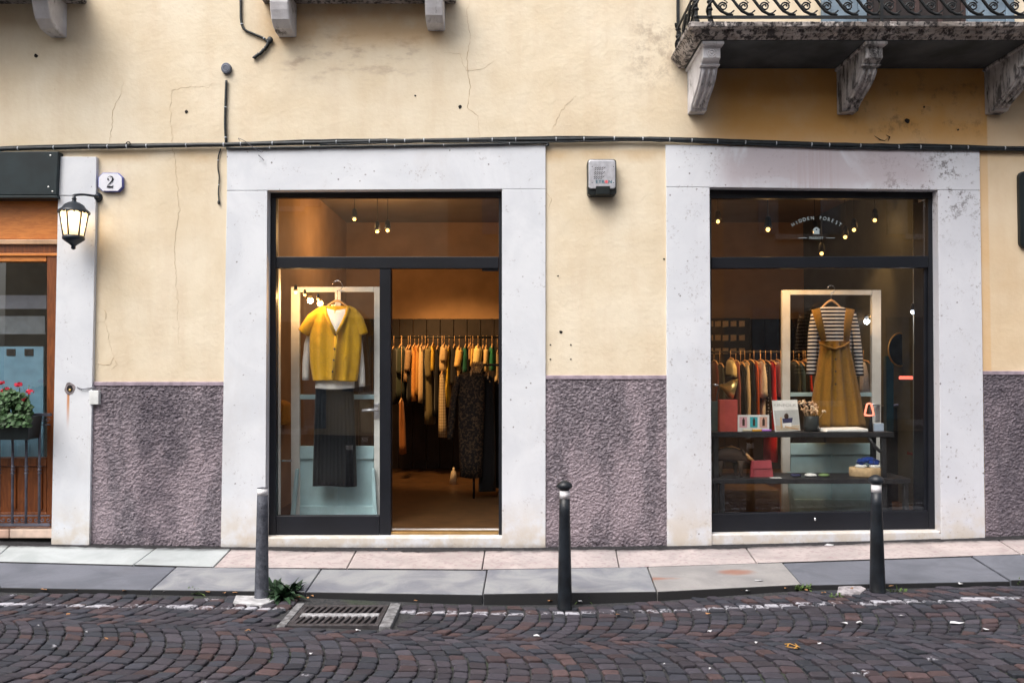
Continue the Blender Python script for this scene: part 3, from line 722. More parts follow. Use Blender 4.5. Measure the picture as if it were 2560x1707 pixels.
rect(-300, 116, 738, 772, .30, .31).build('awning_strip', MAT['poster'], lf)  # grey reflection in the pane, built as a strip behind it
rect(-300, 112, 790, 835, .34, .35).build('shelf_panel', simple('slate_panel', (.16, .18, .20), .5), lf)  # second grey band of the same painted reflection
MB().box(-6.6, xp-.1, .9, .95, 0, 3.4).build('back_panel', simple('bar_dark_wall', (.05, .055, .05), .8), lf)
rect(-420, 22, 1323, 1345, -.02, .2).build('step', simple('pink_step_stone', (.50, .33, .26), .8), lf, bevel=.008)
rect(23.5, 131, 1322, 1345, -.015, .2).build('step', simple('pale_step_stone', (.60, .46, .38), .8), lf, bevel=.008)
sb = empty('sign_board', at(70, 488, -.05), label='blank dark green sign board above the wooden shop front', cat='sign')
qb([(-420, 488), (141, 488), (146, 379), (-420, 379)], -.07, .05).build('board', MAT['sign_green'], sb, bevel=.006)
qb([(-420, 495), (143, 495), (143, 489), (-420, 489)], -.078, .05).build('lower_edge', MAT['sign_green'], sb, bevel=.003)
for a, b in ((126, 389), (121, 468), (131, 479)):
    c = at(a, b, -.071); MB().ball((c.x, -.071, c.z), .009, 8, 0, 1, .5, 1).build('screw', MAT['screw'], sb)

# ---- stone balcony
ZB = 4.07
bal = empty('stone_balcony', (2.6, 0, ZB), label='weathered stone balcony slab on scrolled brackets with wrought iron railing', cat='balcony')
prof = [(.02, ZB), (-.585, ZB), (-.60, ZB+.018), (-.635, ZB+.026), (-.65, ZB+.048), (-.69, ZB+.055), (-.70, ZB+.088), (.02, ZB+.088)]
def slab_part(x0, x1, left):
    m = MB(); n = len(prof)
    xl = [x0 + (.07*(1-(-p[0]-.585)/.115) if p[0] < -.1 and left else (.07 if left and i == 0 else 0)) for i, p in enumerate(prof)]
    rr = random.Random(int(x0*10)); rings = []
    ns = 24
    for k in range(ns+1):
        ring = []
        for i, (y, z) in enumerate(prof):
            xa = xl[i]; x = xa + (x1-xa)*k/ns
            j = rr.gauss(0, .0035) if i in (2, 3, 4, 5, 6) else 0
            ring.append((x, y+j, z+j*.7))
        rings.append(ring)
    m.rings(rings[::-1], 0, False); return m.build('slab', MAT['stone_grimy'], bal, bevel=.004)
slab_part(1.335, 2.79, True); slab_part(2.797, 6.2, False)
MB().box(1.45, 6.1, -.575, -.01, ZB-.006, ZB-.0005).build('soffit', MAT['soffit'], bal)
def bracket(x, w=.137):
    b = empty('bracket', None, bal); BM = MAT['bracket' if x < 2 else 'bracket_dark']
    prof = [(.02, ZB-.007), (-.555, ZB-.007), (-.555, ZB-.035), (-.535, ZB-.045), (-.535, ZB-.125), (-.50, ZB-.135), (-.47, ZB-.16), (-.45, ZB-.165), (-.43, ZB-.20), (-.385, ZB-.245), (-.31, ZB-.285), (-.22, ZB-.32), (-.15, ZB-.345), (-.11, ZB-.375), (-.10, ZB-.395), (.02, ZB-.395)]
    MB().prismx(prof, x, x+w).build('corbel', BM, b, bevel=.007)
    MB().box(x-.018, x+w+.018, -.58, .0, ZB-.034, ZB-.0075).build('cap', BM, b, bevel=.008)
    rib = [(-.445, ZB-.178), (-.425, ZB-.212), (-.38, ZB-.257), (-.305, ZB-.297), (-.215, ZB-.332), (-.15, ZB-.358), (-.125, ZB-.375)]
    for k in (.2, .5, .8): MB().tube([(x+w*k, a, z+.006) for a, z in rib], .015, 6).build('rib', BM, b)
    MB().box(x-.008, x+w+.008, -.487, -.42, ZB-.164, ZB-.150).build('band', BM, b, bevel=.005)
    cz = ZB-.085
    for r, t in ((.036, .008), (.022, .008)):
        MB().tube([(x+w/2+r*math.cos(q), -.536, cz+r*math.sin(q)) for q in [2*math.pi*k/16 for k in range(17)]], t*.8, 5).build('rosette', BM, b)
    MB().ball((x+w/2, -.535, cz), .012, 8, 0).build('rosette', BM, b)
for x in (1.477, 2.733, 3.977): bracket(x)
rl = empty('railing', None, bal); I = MAT['iron']; zr = ZB+.088
MB().box(1.385, 6.1, -.668, -.652, zr+.040, zr+.060).build('bottom_bar', I, rl)
MB().box(1.385, 6.1, -.668, -.652, zr+.235, zr+.250).build('middle_bar', I, rl)
MB().box(1.385, 6.1, -.675, -.645, zr+.93, zr+.955).build('hand_rail', I, rl)
MB().box(1.385, 1.401, -.652, 0, zr+.040, zr+.060).build('side_bar', I, rl)
MB().box(1.385, 1.401, -.652, 0, zr+.235, zr+.250).build('side_bar', I, rl)
MB().box(1.38, 1.406, -.652, 0, zr+.93, zr+.955).build('side_bar', I, rl)
sp = [(.010*math.cos(a)*(1+a*.27), .07+.010*math.sin(a)*(1+a*.27)) for a in [k*.5 for k in range(0, 20)]]
tail = [(-.045, .105), (-.075, .13), (-.115, .150), (-.15, .160)]
arm = [(-.12, .152), (-.085, .125), (-.045, .07), (-.015, .035), (.03, .012), (.075, .002)]
arm2 = [(.03, .012), (.06, .02), (.085, .04)]
def scroll_mesh():
    m = MB()
    for pth, r in ((sp, .0065), (arm, .0115), (arm2, .006)): m.tube([(a, 0, b) for a, b in pth], r, 5)
    m.tube([(sp[-1][0], 0, sp[-1][1])] + [(a, 0, b) for a, b in ((.035, .10), (.005, .125), (-.03, .14), (-.07, .165))], .005, 5); return m
s0 = scroll_mesh().build('scroll', I, rl); s0.location = (1.60, -.66, zr+.062)
for k in range(1, 27):
    o = s0.copy(); COL.objects.link(o); o.location = (1.60+.158*k, -.66, zr+.062)
for k in range(1, 4):
    o = s0.copy(); COL.objects.link(o); o.location = (1.393, -.70+.158*k, zr+.062); o.rotation_euler = (0, 0, R(90))
for k in range(0, 30):
    x = 1.45+.158*k; MB().box(x-.006, x+.006, -.666, -.654, zr+.250, zr+.93).build('baluster', I, rl)
for x, y in ((1.395, -.66), (1.395, -.03), (1.50, -.66), (2.80, -.66), (4.2, -.66)):
    p = empty('railing_post', None, rl) if False else rl
    m = MB(); m.box(x-.012, x+.012, y-.012, y+.012, zr+.0, zr+.95)
    if x < 1.6:
        for zc in (.05, .11, .17, .23): m.ball((x, y, zr+zc), .024, 8, 0, 1, 1, .7)
        m.tube([(x+.022*math.cos(a), y+.022*math.sin(a), zr+.02+a*.028) for a in [k*.45 for k in range(22)]], .008, 5)
    m.build('railing_post', I, rl)
# balcony door
bd = empty('balcony_door', at(2290, 60, 0), label='dark balcony doorway between two blue grey shutters above the stone balcony', cat='door')
def shutter(x0, x1):
    s = empty('shutter', None, bd); zb, zt = zr+.03, zr+2.1
    for a, b, c, d in ((x0, x0+.07, zb, zt), (x1-.07, x1, zb, zt), (x0+.07, x1-.07, zb, zb+.10), (x0+.07, x1-.07, zt-.09, zt), (x0+.07, x1-.07, zb+.85, zb+.93)):
        MB().box(a+.001, b-.001, -.06, -.015, c, d).build('rail', MAT['shutter'], s, bevel=.004)
    MB().box(x0+.07, x1-.07, -.045, -.02, zb+.101, zb+.849).build('panel', MAT['shutter'], s, bevel=.004)
    MB().box(x0+.07, x1-.07, -.045, -.02, zb+.931, zt-.091).build('panel', MAT['shutter'], s, bevel=.004)
shutter(X(2055, -.05, 30), X(2166, -.05, 30)); shutter(X(2418, -.05, 30), X(2535, -.05, 30))
xa, xb = X(2167, -.02, 30), X(2417, -.02, 30)
MB().box(xa, xb, -.012, .01, zr, zr+2.1).build('dark_opening', simple('dark_doorway', (.022, .016, .016), .7), bd)
for k in range(5):
    x = xa+.03+(xb-xa-.06)*k/4; MB().box(x-.02, x+.02, -.028, -.013, zr+.02, zr+2.05).build('door_board', simple('dark_red_board', (.05, .03, .028), .7), bd, bevel=.003)
for x in (xa+.36, xa+.60):
    MB().tube([(x, -.05, zr), (x+.01, -.05, zr+.04), (x-.02, -.05, zr+.13)], .010, 6).build('curtain_tie', simple('beige_cord', (.40, .30, .22), .8), bd)
# ---- houses across the street (they show in the glass)
def house(x0, x1, h, mat, label, wins, y=-10.2):
    o = empty('house', ((x0+x1)/2, y, 0), label=label, cat='house')
    MB().box(x0, x1, y-.5, y, -.1, h).build('wall', mat, o)
    MB().box(x0, x1, y, y+.35, h-.35, h-.1).build('cornice', mat, o)
    for (wx, wz, ww, hh) in wins:
        MB().box(wx, wx+ww, y+.001, y+.03, wz, wz+hh).build('window', MAT['opp_dark'], o)
        for s in (-1, 1):
            a = wx-ww*.5 if s < 0 else wx+ww; MB().box(a, a+ww*.48, y+.001, y+.06, wz, wz+hh).build('shutter', MAT['shutter'], o)
        MB().box(wx-.1, wx+ww+.1, y+.001, y+.14, wz-.12, wz-.01).build('sill', MAT['concrete'], o)
house(-11, -1.4, 7.4, MAT['opp_cream'], 'pale cream house across the street behind the camera', [(-8.5, 5, .9, 1.5), (-5.5, 5, .9, 1.5), (-8.5, 1, .9, 1.8), (-5.5, .2, 1, 2.3), (-3.2, 1, .9, 1.6)])
house(-1.4, 4.6, 7.0, MAT['opp_orange'], 'terracotta house across the street behind the camera', [(-.2, 4.4, .9, 1.5), (2.3, 4.4, .9, 1.5), (-.2, .3, 1.1, 2.2), (2.3, 1, .9, 1.6)])
house(4.6, 12, 7.4, MAT['opp_pink'], 'brown house across the street behind the camera', [(5.8, 4.4, .9, 1.6), (8.6, 4.4, .9, 1.6), (5.8, .8, 1.2, 2.0), (8.6, .4, 1, 2.2)])

# ================================================================== shop interior
FL = .145; RX0, RX1, RY1, RZ = -2.30, 4.05, 4.3, 3.55
MB().box(RX0, RX1, .34, RY1, FL-.2, FL).build('shop_floor', MAT['int_floor'], kind='structure')
MB().box(RX0-.1, RX1+.1, .335, RY1+.1, RZ, RZ+.1).build('shop_ceiling', MAT['ceiling'], kind='structure')
wb_ = empty('shop_back_wall', (0, RY1, FL), kind='structure')
MB().box(RX0-.1, RX1+.1, RY1, RY1+.1, FL-.2, RZ).build('plaster', MAT['int_wall'], wb_)
zp = at(1100, 797, RY1-.03).z; nb = 34
for k in range(nb):
    a = RX0 + (RX1-RX0)*k/nb; b = RX0 + (RX1-RX0)*(k+1)/nb
    MB().box(a+.003, b-.003, RY1-.03, RY1-.001, FL+.002, zp).build('wall_board', MAT['int_board'], wb_, bevel=.004)
MB().box(RX0-.1, RX0, .335, RY1, FL-.2, RZ).build('shop_side_wall', MAT['int_wall'], kind='structure')
MB().box(RX1, RX1+.1, .335, RY1, FL-.2, RZ).build('shop_side_wall', MAT['int_green'], kind='structure')

def lamp_at(px, py, y, label, mat='bulb', power=16, col=(1, .55, .21), r=.019, stem=True, aim=None, k=1.0, fill=.04):
    c = at(px, py, y)
    t = empty('ceiling_spot', (c.x, c.y, c.z), label=label, cat='spot lamp', group='lit spot lamps on the shop ceiling')
    m = MB(); m.lathe([(.012*k, .12*k), (.026*k, .10*k), (.036*k, .02*k), (.034*k, .018*k), (.02*k, .03*k)], c, 12); m.build('shade', MAT['black_metal'], t)
    m = MB(); m.ball(c, r, 10); m.build('bulb', MAT[mat], t)
    if stem: MB().tube([(c.x, c.y, c.z+.11), (c.x, c.y, RZ)], .003, 6).build('stem', MAT['black_metal'], t)
    def lamp(kind, e, **kw):
        ld = bpy.data.lights.new('spot_light', kind); ld.energy = e; ld.color = col; ld.shadow_soft_size = .03
        for a_, v_ in kw.items(): setattr(ld, a_, v_)
        lo = bpy.data.objects.new('spot_light', ld); link(lo, t); lo.location = (c.x, c.y, c.z-r-.02); return lo
    if aim:
        lo = lamp('SPOT', power, spot_size=R(75), spot_blend=.6)
        lo.rotation_euler = (Vector(aim)-lo.location).to_track_quat('-Z', 'Y').to_euler(); lamp('POINT', power*fill)
    elif power: lamp('POINT', power)
def lamp_row(items, cap, dy, dz, px0=0, fill=.04):
    for px, py, lab, pw in items:
        y = min(cap, 1.78*F/(910-py)-D); c = at(px, py, y); lamp_at(px, py, y, lab, power=pw, aim=(c.x+px0, y+dy, dz), fill=fill)
lamp_row(((886, 548, 'lit spot lamp nearest the left in the glass above the shop door', 55), (943, 579, 'left one of the close pair of lit spots above the shop door', 75),
          (969, 576, 'right one of the close pair of lit spots above the shop door', 75)), 2.3, 1.3, 1.3, .75, .10)
lamp_row(((1795, 554, 'lit spot lamp at the far left behind the shop window lettering', 45), (2037, 580, 'lit spot lamp right behind the house emblem on the window', 30),
          (2113, 593, 'round bright lit spot right of the house emblem', 30), (2135, 575, 'tilted lit spot just right above the round bright one', 20),
          (2187, 551, 'lit spot lamp furthest right above the window lettering', 30), (2054, 634, 'lit spot lamp lowest, just above the window transom bar', 30)), 1.7, .9, 1.2, -.2)
lamp_at(1920, 574, .42, 'large bright lit spot left of the window lettering', power=40, aim=(2.9, .75, 1.7))
lamp_at(2295, 766, .44, 'warm lit spot on the grey pole in the shop window', power=2.5, stem=False, k=.6)
lamp_at(2282, 779, .42, 'cool white lit spot on the grey pole in the shop window', 'cool_bulb', 1.5, (.85, .93, 1), stem=False, k=.6)
lamp_at(739, 729, .27, 'warm lit spot at the corner of the left display door frame', power=3.5, stem=False, k=.5, r=.018)
lamp_at(762, 737, .25, 'small lit spot just right of the display door frame corner', power=1.5, r=.012, stem=False, k=.4)
lamp_at(795, 748, .23, 'small lit spot left of the clothes hanger with the cardigan', power=1.5, r=.011, stem=False, k=.4)

# ---- cloth builders
def cloth_rings(mb, rows, y, t, folds=5, amp=.012, seed=0, mat=0, n=36, sub=4, cap=True):
    """rows: (py, xl, xr[, thickness]) picture points on plane y; a closed, softly folded cloth tube."""
    rows = [(*r, t) if len(r) == 3 else r for r in rows]; rr = random.Random(seed); ph = [rr.uniform(0, 6.28) for _ in range(4)]
    out = []; N = (len(rows)-1)*sub
    for k in range(N+1):
        i = min(k//sub, len(rows)-2); f = (k-i*sub)/sub; f2 = f*f*(3-2*f)*.5+f*.5
        a, b = rows[i], rows[i+1]; py, xl, xr, th = [a[q]+(b[q]-a[q])*f2 for q in range(4)]
        L, Rt = at(xl, py, y), at(xr, py, y); g = k/N; ring = []
        for q in range(n):
            an = 2*math.pi*q/n; u = math.cos(an); w = math.sin(an)
            s = math.copysign(abs(w)**.7, w)
            x = (L.x+Rt.x)/2 + (Rt.x-L.x)/2*u
            fold = amp*g**.7*(math.sin(folds*u*math.pi+ph[0]) + .5*math.sin(folds*1.9*u*math.pi+ph[1]+g*2))*(1-abs(u)**4)
            wr = mnoise.noise(Vector((x*22+seed, L.z*14, seed)))*.5 + mnoise.noise(Vector((x*9+L.z*16+seed, L.z*7, seed+9)))
            fold += wr*min(.012, th*.07)
            ring.append((x + fold*.25, y - s*th*.5 - fold*(1 if w > -.2 else .4), L.z + (fold*.25 if k == N else 0) + .006*math.sin(3*u+ph[2])*(1 if k == N else 0)))
        out.append(ring)
    out.reverse(); mb.rings(out, mat, True, cap); return mb
def sleeve(mb, pts, y, mat=0, flat=1.5):   # (px, py, halfwidth_px) along the arm
    P3 = [at(a, b, y) for a, b, w in pts]; rr = [w/(F/(D+y)) for a, b, w in pts]
    PP, RRr = [], []
    for i in range(len(P3)-1):
        for k in range(4):
            f = k/4; PP.append(P3[i]*(1-f)+P3[i+1]*f); RRr.append(rr[i]*(1-f)+rr[i+1]*f)
    PP.append(P3[-1]); RRr.append(rr[-1])
    mb.tube(PP, RRr, 12, mat); return mb
def hanger(name, px, py, hw, drop, y, hook, label, mat='hanger', grp=None):
    t = empty(name, at(px, py, y), label=label, cat='hanger', **({'group': grp} if grp else {}))
    k = (D+y)/F; c = at(px, py, y)
    m = MB(); m.tube([(c.x+a*k*hw, y, c.z-b*k*drop) for a, b in ((-1, 1), (-.75, .72), (-.45, .32), (-.18, .04), (0, -.02), (.18, .04), (.45, .32), (.75, .72), (1, 1))], [.006, .010, .012, .013, .014, .013, .012, .010, .006], 8, 0, .8); m.build('bar', MAT[mat], t)
    m = MB(); m.tube([(c.x, y, c.z), (c.x, y, c.z+hook*k*.5)] + [(c.x+hook*k*.25*math.sin(a), y, c.z+hook*k*(.72-.25*math.cos(a))) for a in [k2*.5 for k2 in range(1, 10)]], .0028, 6); m.build('hook', MAT['chrome'], t)
    return t

# ---- two old doors used as display backs
def panel_door(x0, x1, yt, yb, sl, sr, rails, y, label, topw, mun, panel_top):
    t = empty('display_door', at((x0+x1)/2, yb, y), label=label, cat='door panel', group='old painted doors standing as display backs')
    W = MAT['door_white']; U = MAT['post_white']; y1 = y+.045
    rect(x0, x0+sl, yt, yb, y, y1).build('stile', U, t, bevel=.004)
    rect(x1-sr, x1, yt, yb, y, y1).build('stile', U, t, bevel=.004)
    xi, xj = x0+sl+.4, x1-sr-.4
    rect(xi, xj, yt, yt+topw, y+.001, y1).build('top_rail', U, t, bevel=.004)
    for a, b in rails: rect(xi, xj, a, b, y+.001, y1).build('rail', W, t, bevel=.004)
    rect(xi, xj, panel_top, yb-4, y+.022, y1-.003).build('lower_panel', W, t)
    rect(mun-4.5, mun+4.5, panel_top, rails[-1][0]-.3, y+.008, y1).build('muntin', W, t, bevel=.003)
    rect(xi, xj, yt+topw+.4, rails[1][0]-.4, y+.02, y+.024).build('pane', MAT['glass'], t)
    return t
ydl = .50
pd = panel_door(727, 950, 717, 1290, 22, 15, [(986, 998), (1115, 1147), (1264, 1290)], ydl, 'pale panelled door with two panes behind the yellow cardigan', 13, 839, 1147)
for a, b, s in ((733, 741, 1), (940, 932, -1)):
    m = qb([(a-8, 1292), (a+3, 1292), (b+4, 1172), (b-3, 1172)], ydl-.05, ydl-.012); m.build('prop', MAT['door_white'], pd, bevel=.003)
m = rect(935, 947, 1008, 1046, ydl-.012, ydl-.001); m.build('lock_plate', MAT['steel'], pd, bevel=.003)
MB().tube([at(944, 1025, ydl-.012), at(944, 1025, ydl-.06), at(930, 1025, ydl-.065), at(905, 1026, ydl-.065)], [.008, .008, .010, .012], 8).build('handle', MAT['steel'], pd)
rect(837, 852, 727, 772, ydl-.02, ydl-.002).build('clip', MAT['post_white'], pd, bevel=.003)
ydr = .85
pd2 = panel_door(1956, 2203, 725, 1288, 20, 23, [(981, 991), (1108, 1136), (1248, 1288)], ydr, 'pale panelled door behind the pinafore dress in the window', 12, 2084, 1136)
for a, b in ((1984, 1975), (2196, 2188)):
    qb([(a-6, 1290), (a+6, 1290), (b+4, 1180), (b-4, 1180)], ydr-.05, ydr-.012).build('prop', MAT['door_white'], pd2, bevel=.003)
rect(2190, 2200, 1010, 1052, ydr-.014, ydr-.001).build('lock_plate', MAT['steel'], pd2, bevel=.003)
MB().tube([at(2196, 1012, ydr-.012), at(2196, 1012, ydr-.05), at(2176, 1011, ydr-.055)], [.007, .008, .010], 8).build('handle', MAT['steel'], pd2)
o = rect(683, 697, 671, 1292, .20, .26).build('white_post', MAT['post_white'], bevel=.004, label='narrow cream white post inside the left edge of the display glass', cat='post')
MB().tube([at(684, 1151, .18), at(728, 1151, .45)], .009, 8).build('metal_rod', MAT['chrome'], label='thin metal rod between the white post and the panelled door', cat='rod')

# ---- outfit on the left display door
yo = ydl-.11
hanger('clothes_hanger', 843, 752, 34, 20, yo+.005, 52, 'pale wooden hanger holding the yellow cardigan')
m = MB(); cloth_rings(m, [(774, 808, 872, .05), (800, 800, 884, .09), (900, 800, 884, .09), (950, 790, 886, .12), (972, 788, 886, .13)], yo+.0, .09, 2, .004, 1)
sleeve(m, [(790, 790, 9), (770, 860, 9.5), (765, 910, 9.5), (764, 950, 9)], yo+.015); sleeve(m, [(890, 800, 9), (900, 870, 7), (904, 920, 8), (905, 966, 8)], yo+.015)
m.build('white_shirt', MAT['shirt'], label='white long sleeved shirt under the yellow cardigan', cat='shirt')
cg = empty('yellow_cardigan', at(840, 960, yo), label='mustard yellow short sleeved cardigan with dark buttons on a hanger', cat='cardigan')
m = MB(); yc = yo-.035
cloth_rings(m, [(765, 806, 877, .05), (771, 794, 889, .09), (782, 783, 898, .12), (804, 777, 903, .135), (838, 775, 904, .14), (870, 774, 904, .14), (910, 776, 900, .14), (940, 781, 895, .15), (951, 783, 893, .15)], yc, .14, 4, .020, 4, sub=4, n=48)
m.build('body', MAT['mustard'], cg)
def yfront(py): return yc - .5*(.05 + min(1, max(0, (py-765)/45))*.09)
m = MB(); g_ = []
for k in range(9):
    py = 768 + k*8; hw = 29*(1-k/8.2)**.9
    g_.append([at(841+hw*(j/4-1), py + (7*(1-abs(j/4-1)**2) if k == 0 else 0), yfront(py)-.016-.018*k/8-.006*(1-abs(j/4-1)**2)) for j in range(9)])
b_ = len(m.v)
for r_ in g_: m.v += [tuple(p) for p in r_]
for k in range(8):
    for j in range(8): m.f.append([k*9+j, (k+1)*9+j, (k+1)*9+j+1, k*9+j+1]); m.m.append(0); m.sm.append(True)
m.build('shirt_front', MAT['shirt'], cg)
m = MB(); sleeve(m, [(800, 776, 9), (782, 797, 16), (766, 822, 17), (759, 832, 16)], yc); m.build('sleeve', MAT['mustard'], cg)
m = MB(); sleeve(m, [(882, 776, 9), (894, 797, 14), (904, 822, 13), (909, 836, 12)], yc); m.build('sleeve', MAT['mustard'], cg)
for sgn, pts in ((1, [(811, 766), (815, 785), (824, 806), (838, 834)]), (-1, [(871, 766), (866, 785), (857, 806), (841, 834)])):
    m = MB(); m.tube([at(a, b, yfront(b)-.020-.018*(b-766)/68) for a, b in pts], .014, 8, 0, .5); m.build('neck_band', MAT['mustard'], cg)
m = MB(); m.tube([at(841, 834, yc-.098), at(837, 880, yc-.108), at(833, 945, yc-.112)], .016, 8, 0, .4); m.build('button_band', MAT['mustard'], cg)
for a, b in ((838, 837), (836, 872), (834, 900), (831, 929)):
    c = at(a, b, yc-.118); MB().ball(c, .0085, 10, 0, 1, .5, 1).build('button', MAT['ink'], cg)
for s, (a, b, c2) in ((1, ((856, 887), (863, 893), (873, 885))),):
    m = MB(); m.tube([at(*a, yc-.105), at(*b, yc-.108), at(*c2, yc-.102)], .005, 6); m.build('pocket', MAT['mustard'], cg)
m = MB(); cloth_rings(m, [(964, 790, 883, .06), (1000, 788, 885, .09), (1100, 785, 889, .11), (1213, 782, 892, .13)], yo+.0, .10, 11, .011, 3, n=96, sub=3)
m.build('pleated_skirt', MAT['black_pleat'], label='long black pleated skirt hanging below the white shirt', cat='skirt')

# ---- outfit in the right window
yw = ydr-.12
hanger('clothes_hanger', 2078, 752, 30, 22, yw+.005, 40, 'golden wooden hanger holding the striped top')
m = MB(); cloth_rings(m, [(768, 2052, 2108, .05), (778, 2040, 2128, .08), (800, 2038, 2132, .10), (900, 2042, 2126, .10)], yw, .09, 3, .006, 1)
sleeve(m, [(2040, 782, 12), (2034, 830, 13), (2030, 890, 12), (2027, 938, 11)], yw-.012); sleeve(m, [(2128, 782, 11), (2138, 830, 11), (2146, 890, 10), (2150, 940, 9)], yw-.012)
m.build('striped_top', MAT['stripe'], label='black and white striped long sleeved top under the pinafore', cat='top')
dr = empty('pinafore_dress', at(2090, 1070, yw), label='long mustard brown pinafore dress with shoulder straps in the window', cat='dress')
yv = yw-.05
m = MB(); cloth_rings(m, [(852, 2048, 2124, .13), (864, 2050, 2122, .13), (880, 2049, 2125, .14), (920, 2043, 2134, .17), (985, 2033, 2148, .20), (1068, 2024, 2163, .24)], yv, .14, 4, .032, 8, n=56, sub=5); m.build('skirt', MAT['corduroy'], dr)
for pts in ([(2039, 772), (2048, 805), (2059, 852)], [(2126, 772), (2120, 805), (2116, 852)]):
    m = MB(); m.tube([at(a, b, yv-.075) for a, b in pts], [.042, .036, .028], 8, 0, .18); m.build('strap', MAT['corduroy'], dr)
m = MB(); m.tube([at(a, b, yv-.078) for a, b in ((2049, 858), (2064, 866), (2086, 872), (2108, 866), (2122, 856))], [.015, .02, .022, .02, .015], 8, 0, .5); m.build('waistband', MAT['corduroy'], dr)
for b in (898, 928, 960):
    c = at(2089, b, yv-.10-(b-890)*.0006); MB().ball(c, .010, 10, 0, 1, .5, 1).build('button', MAT['hair'], dr)

# ---- clothes rails
def rail(x0, x1, py, y, label, posts=True):
    t = empty('clothes_rail', at((x0+x1)/2, py, y), label=label, cat='clothes rail')
    a, b = at(x0, py, y), at(x1, py, y)
    MB().tube([a, b], .013, 8).build('rail', MAT['iron'], t)
    if posts:
        for p in (a, b): MB().tube([(p.x, p.y, p.z), (p.x, p.y, FL)], .013, 8).build('post', MAT['iron'], t)
    return t
CM = {}
def cm(name, c):
    if name not in CM: CM[name] = MAT['_cloth'](name+'_cloth', c, 110)
    return CM[name]
def hung(x0, x1, xb0, xb1, yt, yb, rail_py, y, mat, label, grp, seed, slv=None, thick=.34):
    t = empty('hanging_garment', at((x0+x1)/2, yb, y), label=label, cat='garment', group=grp)
    m = MB(); w = (x1-x0)*.2
    cloth_rings(m, [(yt, x0+w*1.6, x1-w*1.6, thick*.5), (yt+6, x0+w*.4, x1-w*.4, thick*.8), (yt+(yb-yt)*.4, (x0+xb0)/2, (x1+xb1)/2, thick), (yb, xb0, xb1, thick*1.05)], y, thick, 3, .012, seed, n=20, sub=3)
    m.build('cloth', mat, t)
    if slv:
        m = MB(); sleeve(m, [((x0+x1)/2, yt+8, (x1-x0)*.42), ((x0+x1)/2-1, yt+slv*.5, (x1-x0)*.45), (xb0+(x1-x0)*.5, yt+slv, (x1-x0)*.4)], y-thick*.52); m.build('sleeve', mat, t)
    c = at((x0+x1)/2, yt, y); zr_ = at(x0, rail_py, y).z
    m = MB(); m.tube([(c.x, y-.18, c.z-.03), (c.x+.005, y-.08, c.z+.01), (c.x, y, c.z+.02), (c.x, y+.1, c.z), (c.x, y+.18, c.z-.03)], .008, 6)
    m.tube([(c.x, y, c.z+.02), (c.x, y, zr_+.02)], .003, 5); m.build('hanger', MAT['hanger'], t)
yr = 3.6
rail(974, 1262, 843, yr, 'dark clothes rail along the back wall seen through the doorway')
AM = (.62, .40, .14)
G1 = [(992, 1013, 990, 1014, 866, 994, (.035, .045, .032), 'dark green long coat, first garment from the left on the back rail', 70), (1013, 1028, 1011, 1027, 869, 953, (.34, .22, .12), 'tan shirt with one sleeve showing, left part of the back rail', 60),
      (1030, 1044, 1030, 1043, 864, 1001, (.58, .26, .06), 'long orange garment on the back rail beside the tan shirt', None), (1049, 1061, 1048, 1061, 864, 1005, (.60, .42, .22), 'slim cream dress on the back rail right of the long orange one', None),
      (1062, 1078, 1064, 1086, 866, 1058, (.16, .13, .06), 'long olive coat on the back rail reaching lower than its neighbours', 80), (1078, 1088, 1078, 1088, 862, 926, (.60, .40, .05), 'short yellow print blouse on the back rail after the olive coat', None),
      (1089, 1100, 1088, 1100, 870, 1040, (.012, .012, .014), 'black garment on the back rail left of the beige tee', None), (1101, 1120, 1100, 1119, 864, 928, (.52, .38, .20), 'beige short tee on the back rail above the checked trousers', 40),
      (1118, 1127, 1115, 1125, 869, 1016, (.72, .48, .04), 'narrow bright yellow dress on the back rail', None), (1128, 1144, 1128, 1146, 866, 960, (.012, .012, .014), 'black jacket on the back rail right of the bright yellow dress', None),
      (1139, 1157, 1134, 1156, 869, 928, (.70, .46, .16), 'amber white blouse with wide sleeve on the back rail', 50), (1158, 1170, 1157, 1169, 866, 930, (.015, .10, .07), 'plain green blouse on the back rail right of the amber blouse', None),
      (1172, 1180, 1172, 1180, 862, 900, (.36, .22, .11), 'small tan top on the back rail between green and cream', None), (1184, 1206, 1181, 1205, 866, 925, (.74, .60, .26), 'pale yellow blouse on the back rail above the dark front rack', 45),
      (1209, 1222, 1208, 1222, 868, 928, (.70, .52, .26), 'cream blouse on the back rail just left of the green print', 45), (1223, 1237, 1222, 1237, 866, 926, (.02, .15, .08), 'green print blouse near the right end of the back rail', None),
      (1239, 1247, 1238, 1248, 880, 955, (.66, .52, .30), 'pale garment at the right end of the back rail', None)]
G1 += [(1021, 1031, 1020, 1031, 868, 1012, (.012, .012, .014), 'black garment between the tan shirt and the long orange one', None), (1043, 1050, 1042, 1050, 866, 985, (.50, .27, .07), 'narrow amber garment between the long orange one and the slim cream dress', None),
       (1060, 1066, 1059, 1066, 870, 1010, (.012, .012, .014), 'thin black garment right of the slim cream dress', None), (1169, 1175, 1168, 1175, 866, 955, (.012, .012, .014), 'thin black garment between the green blouse and the small tan top', None),
       (1178, 1186, 1177, 1185, 866, 915, (.66, .42, .12), 'narrow amber top left of the pale yellow blouse', None), (1204, 1211, 1203, 1211, 868, 935, (.012, .012, .014), 'thin black garment right of the pale yellow blouse', None), (976, 993, 976, 995, 872, 1010, (.016, .016, .016), 'black coat at the left post of the back rail', None),
       (1144, 1152, 1144, 1153, 872, 950, (.60, .38, .14), 'amber sleeve garment behind the wide sleeved blouse', None)]
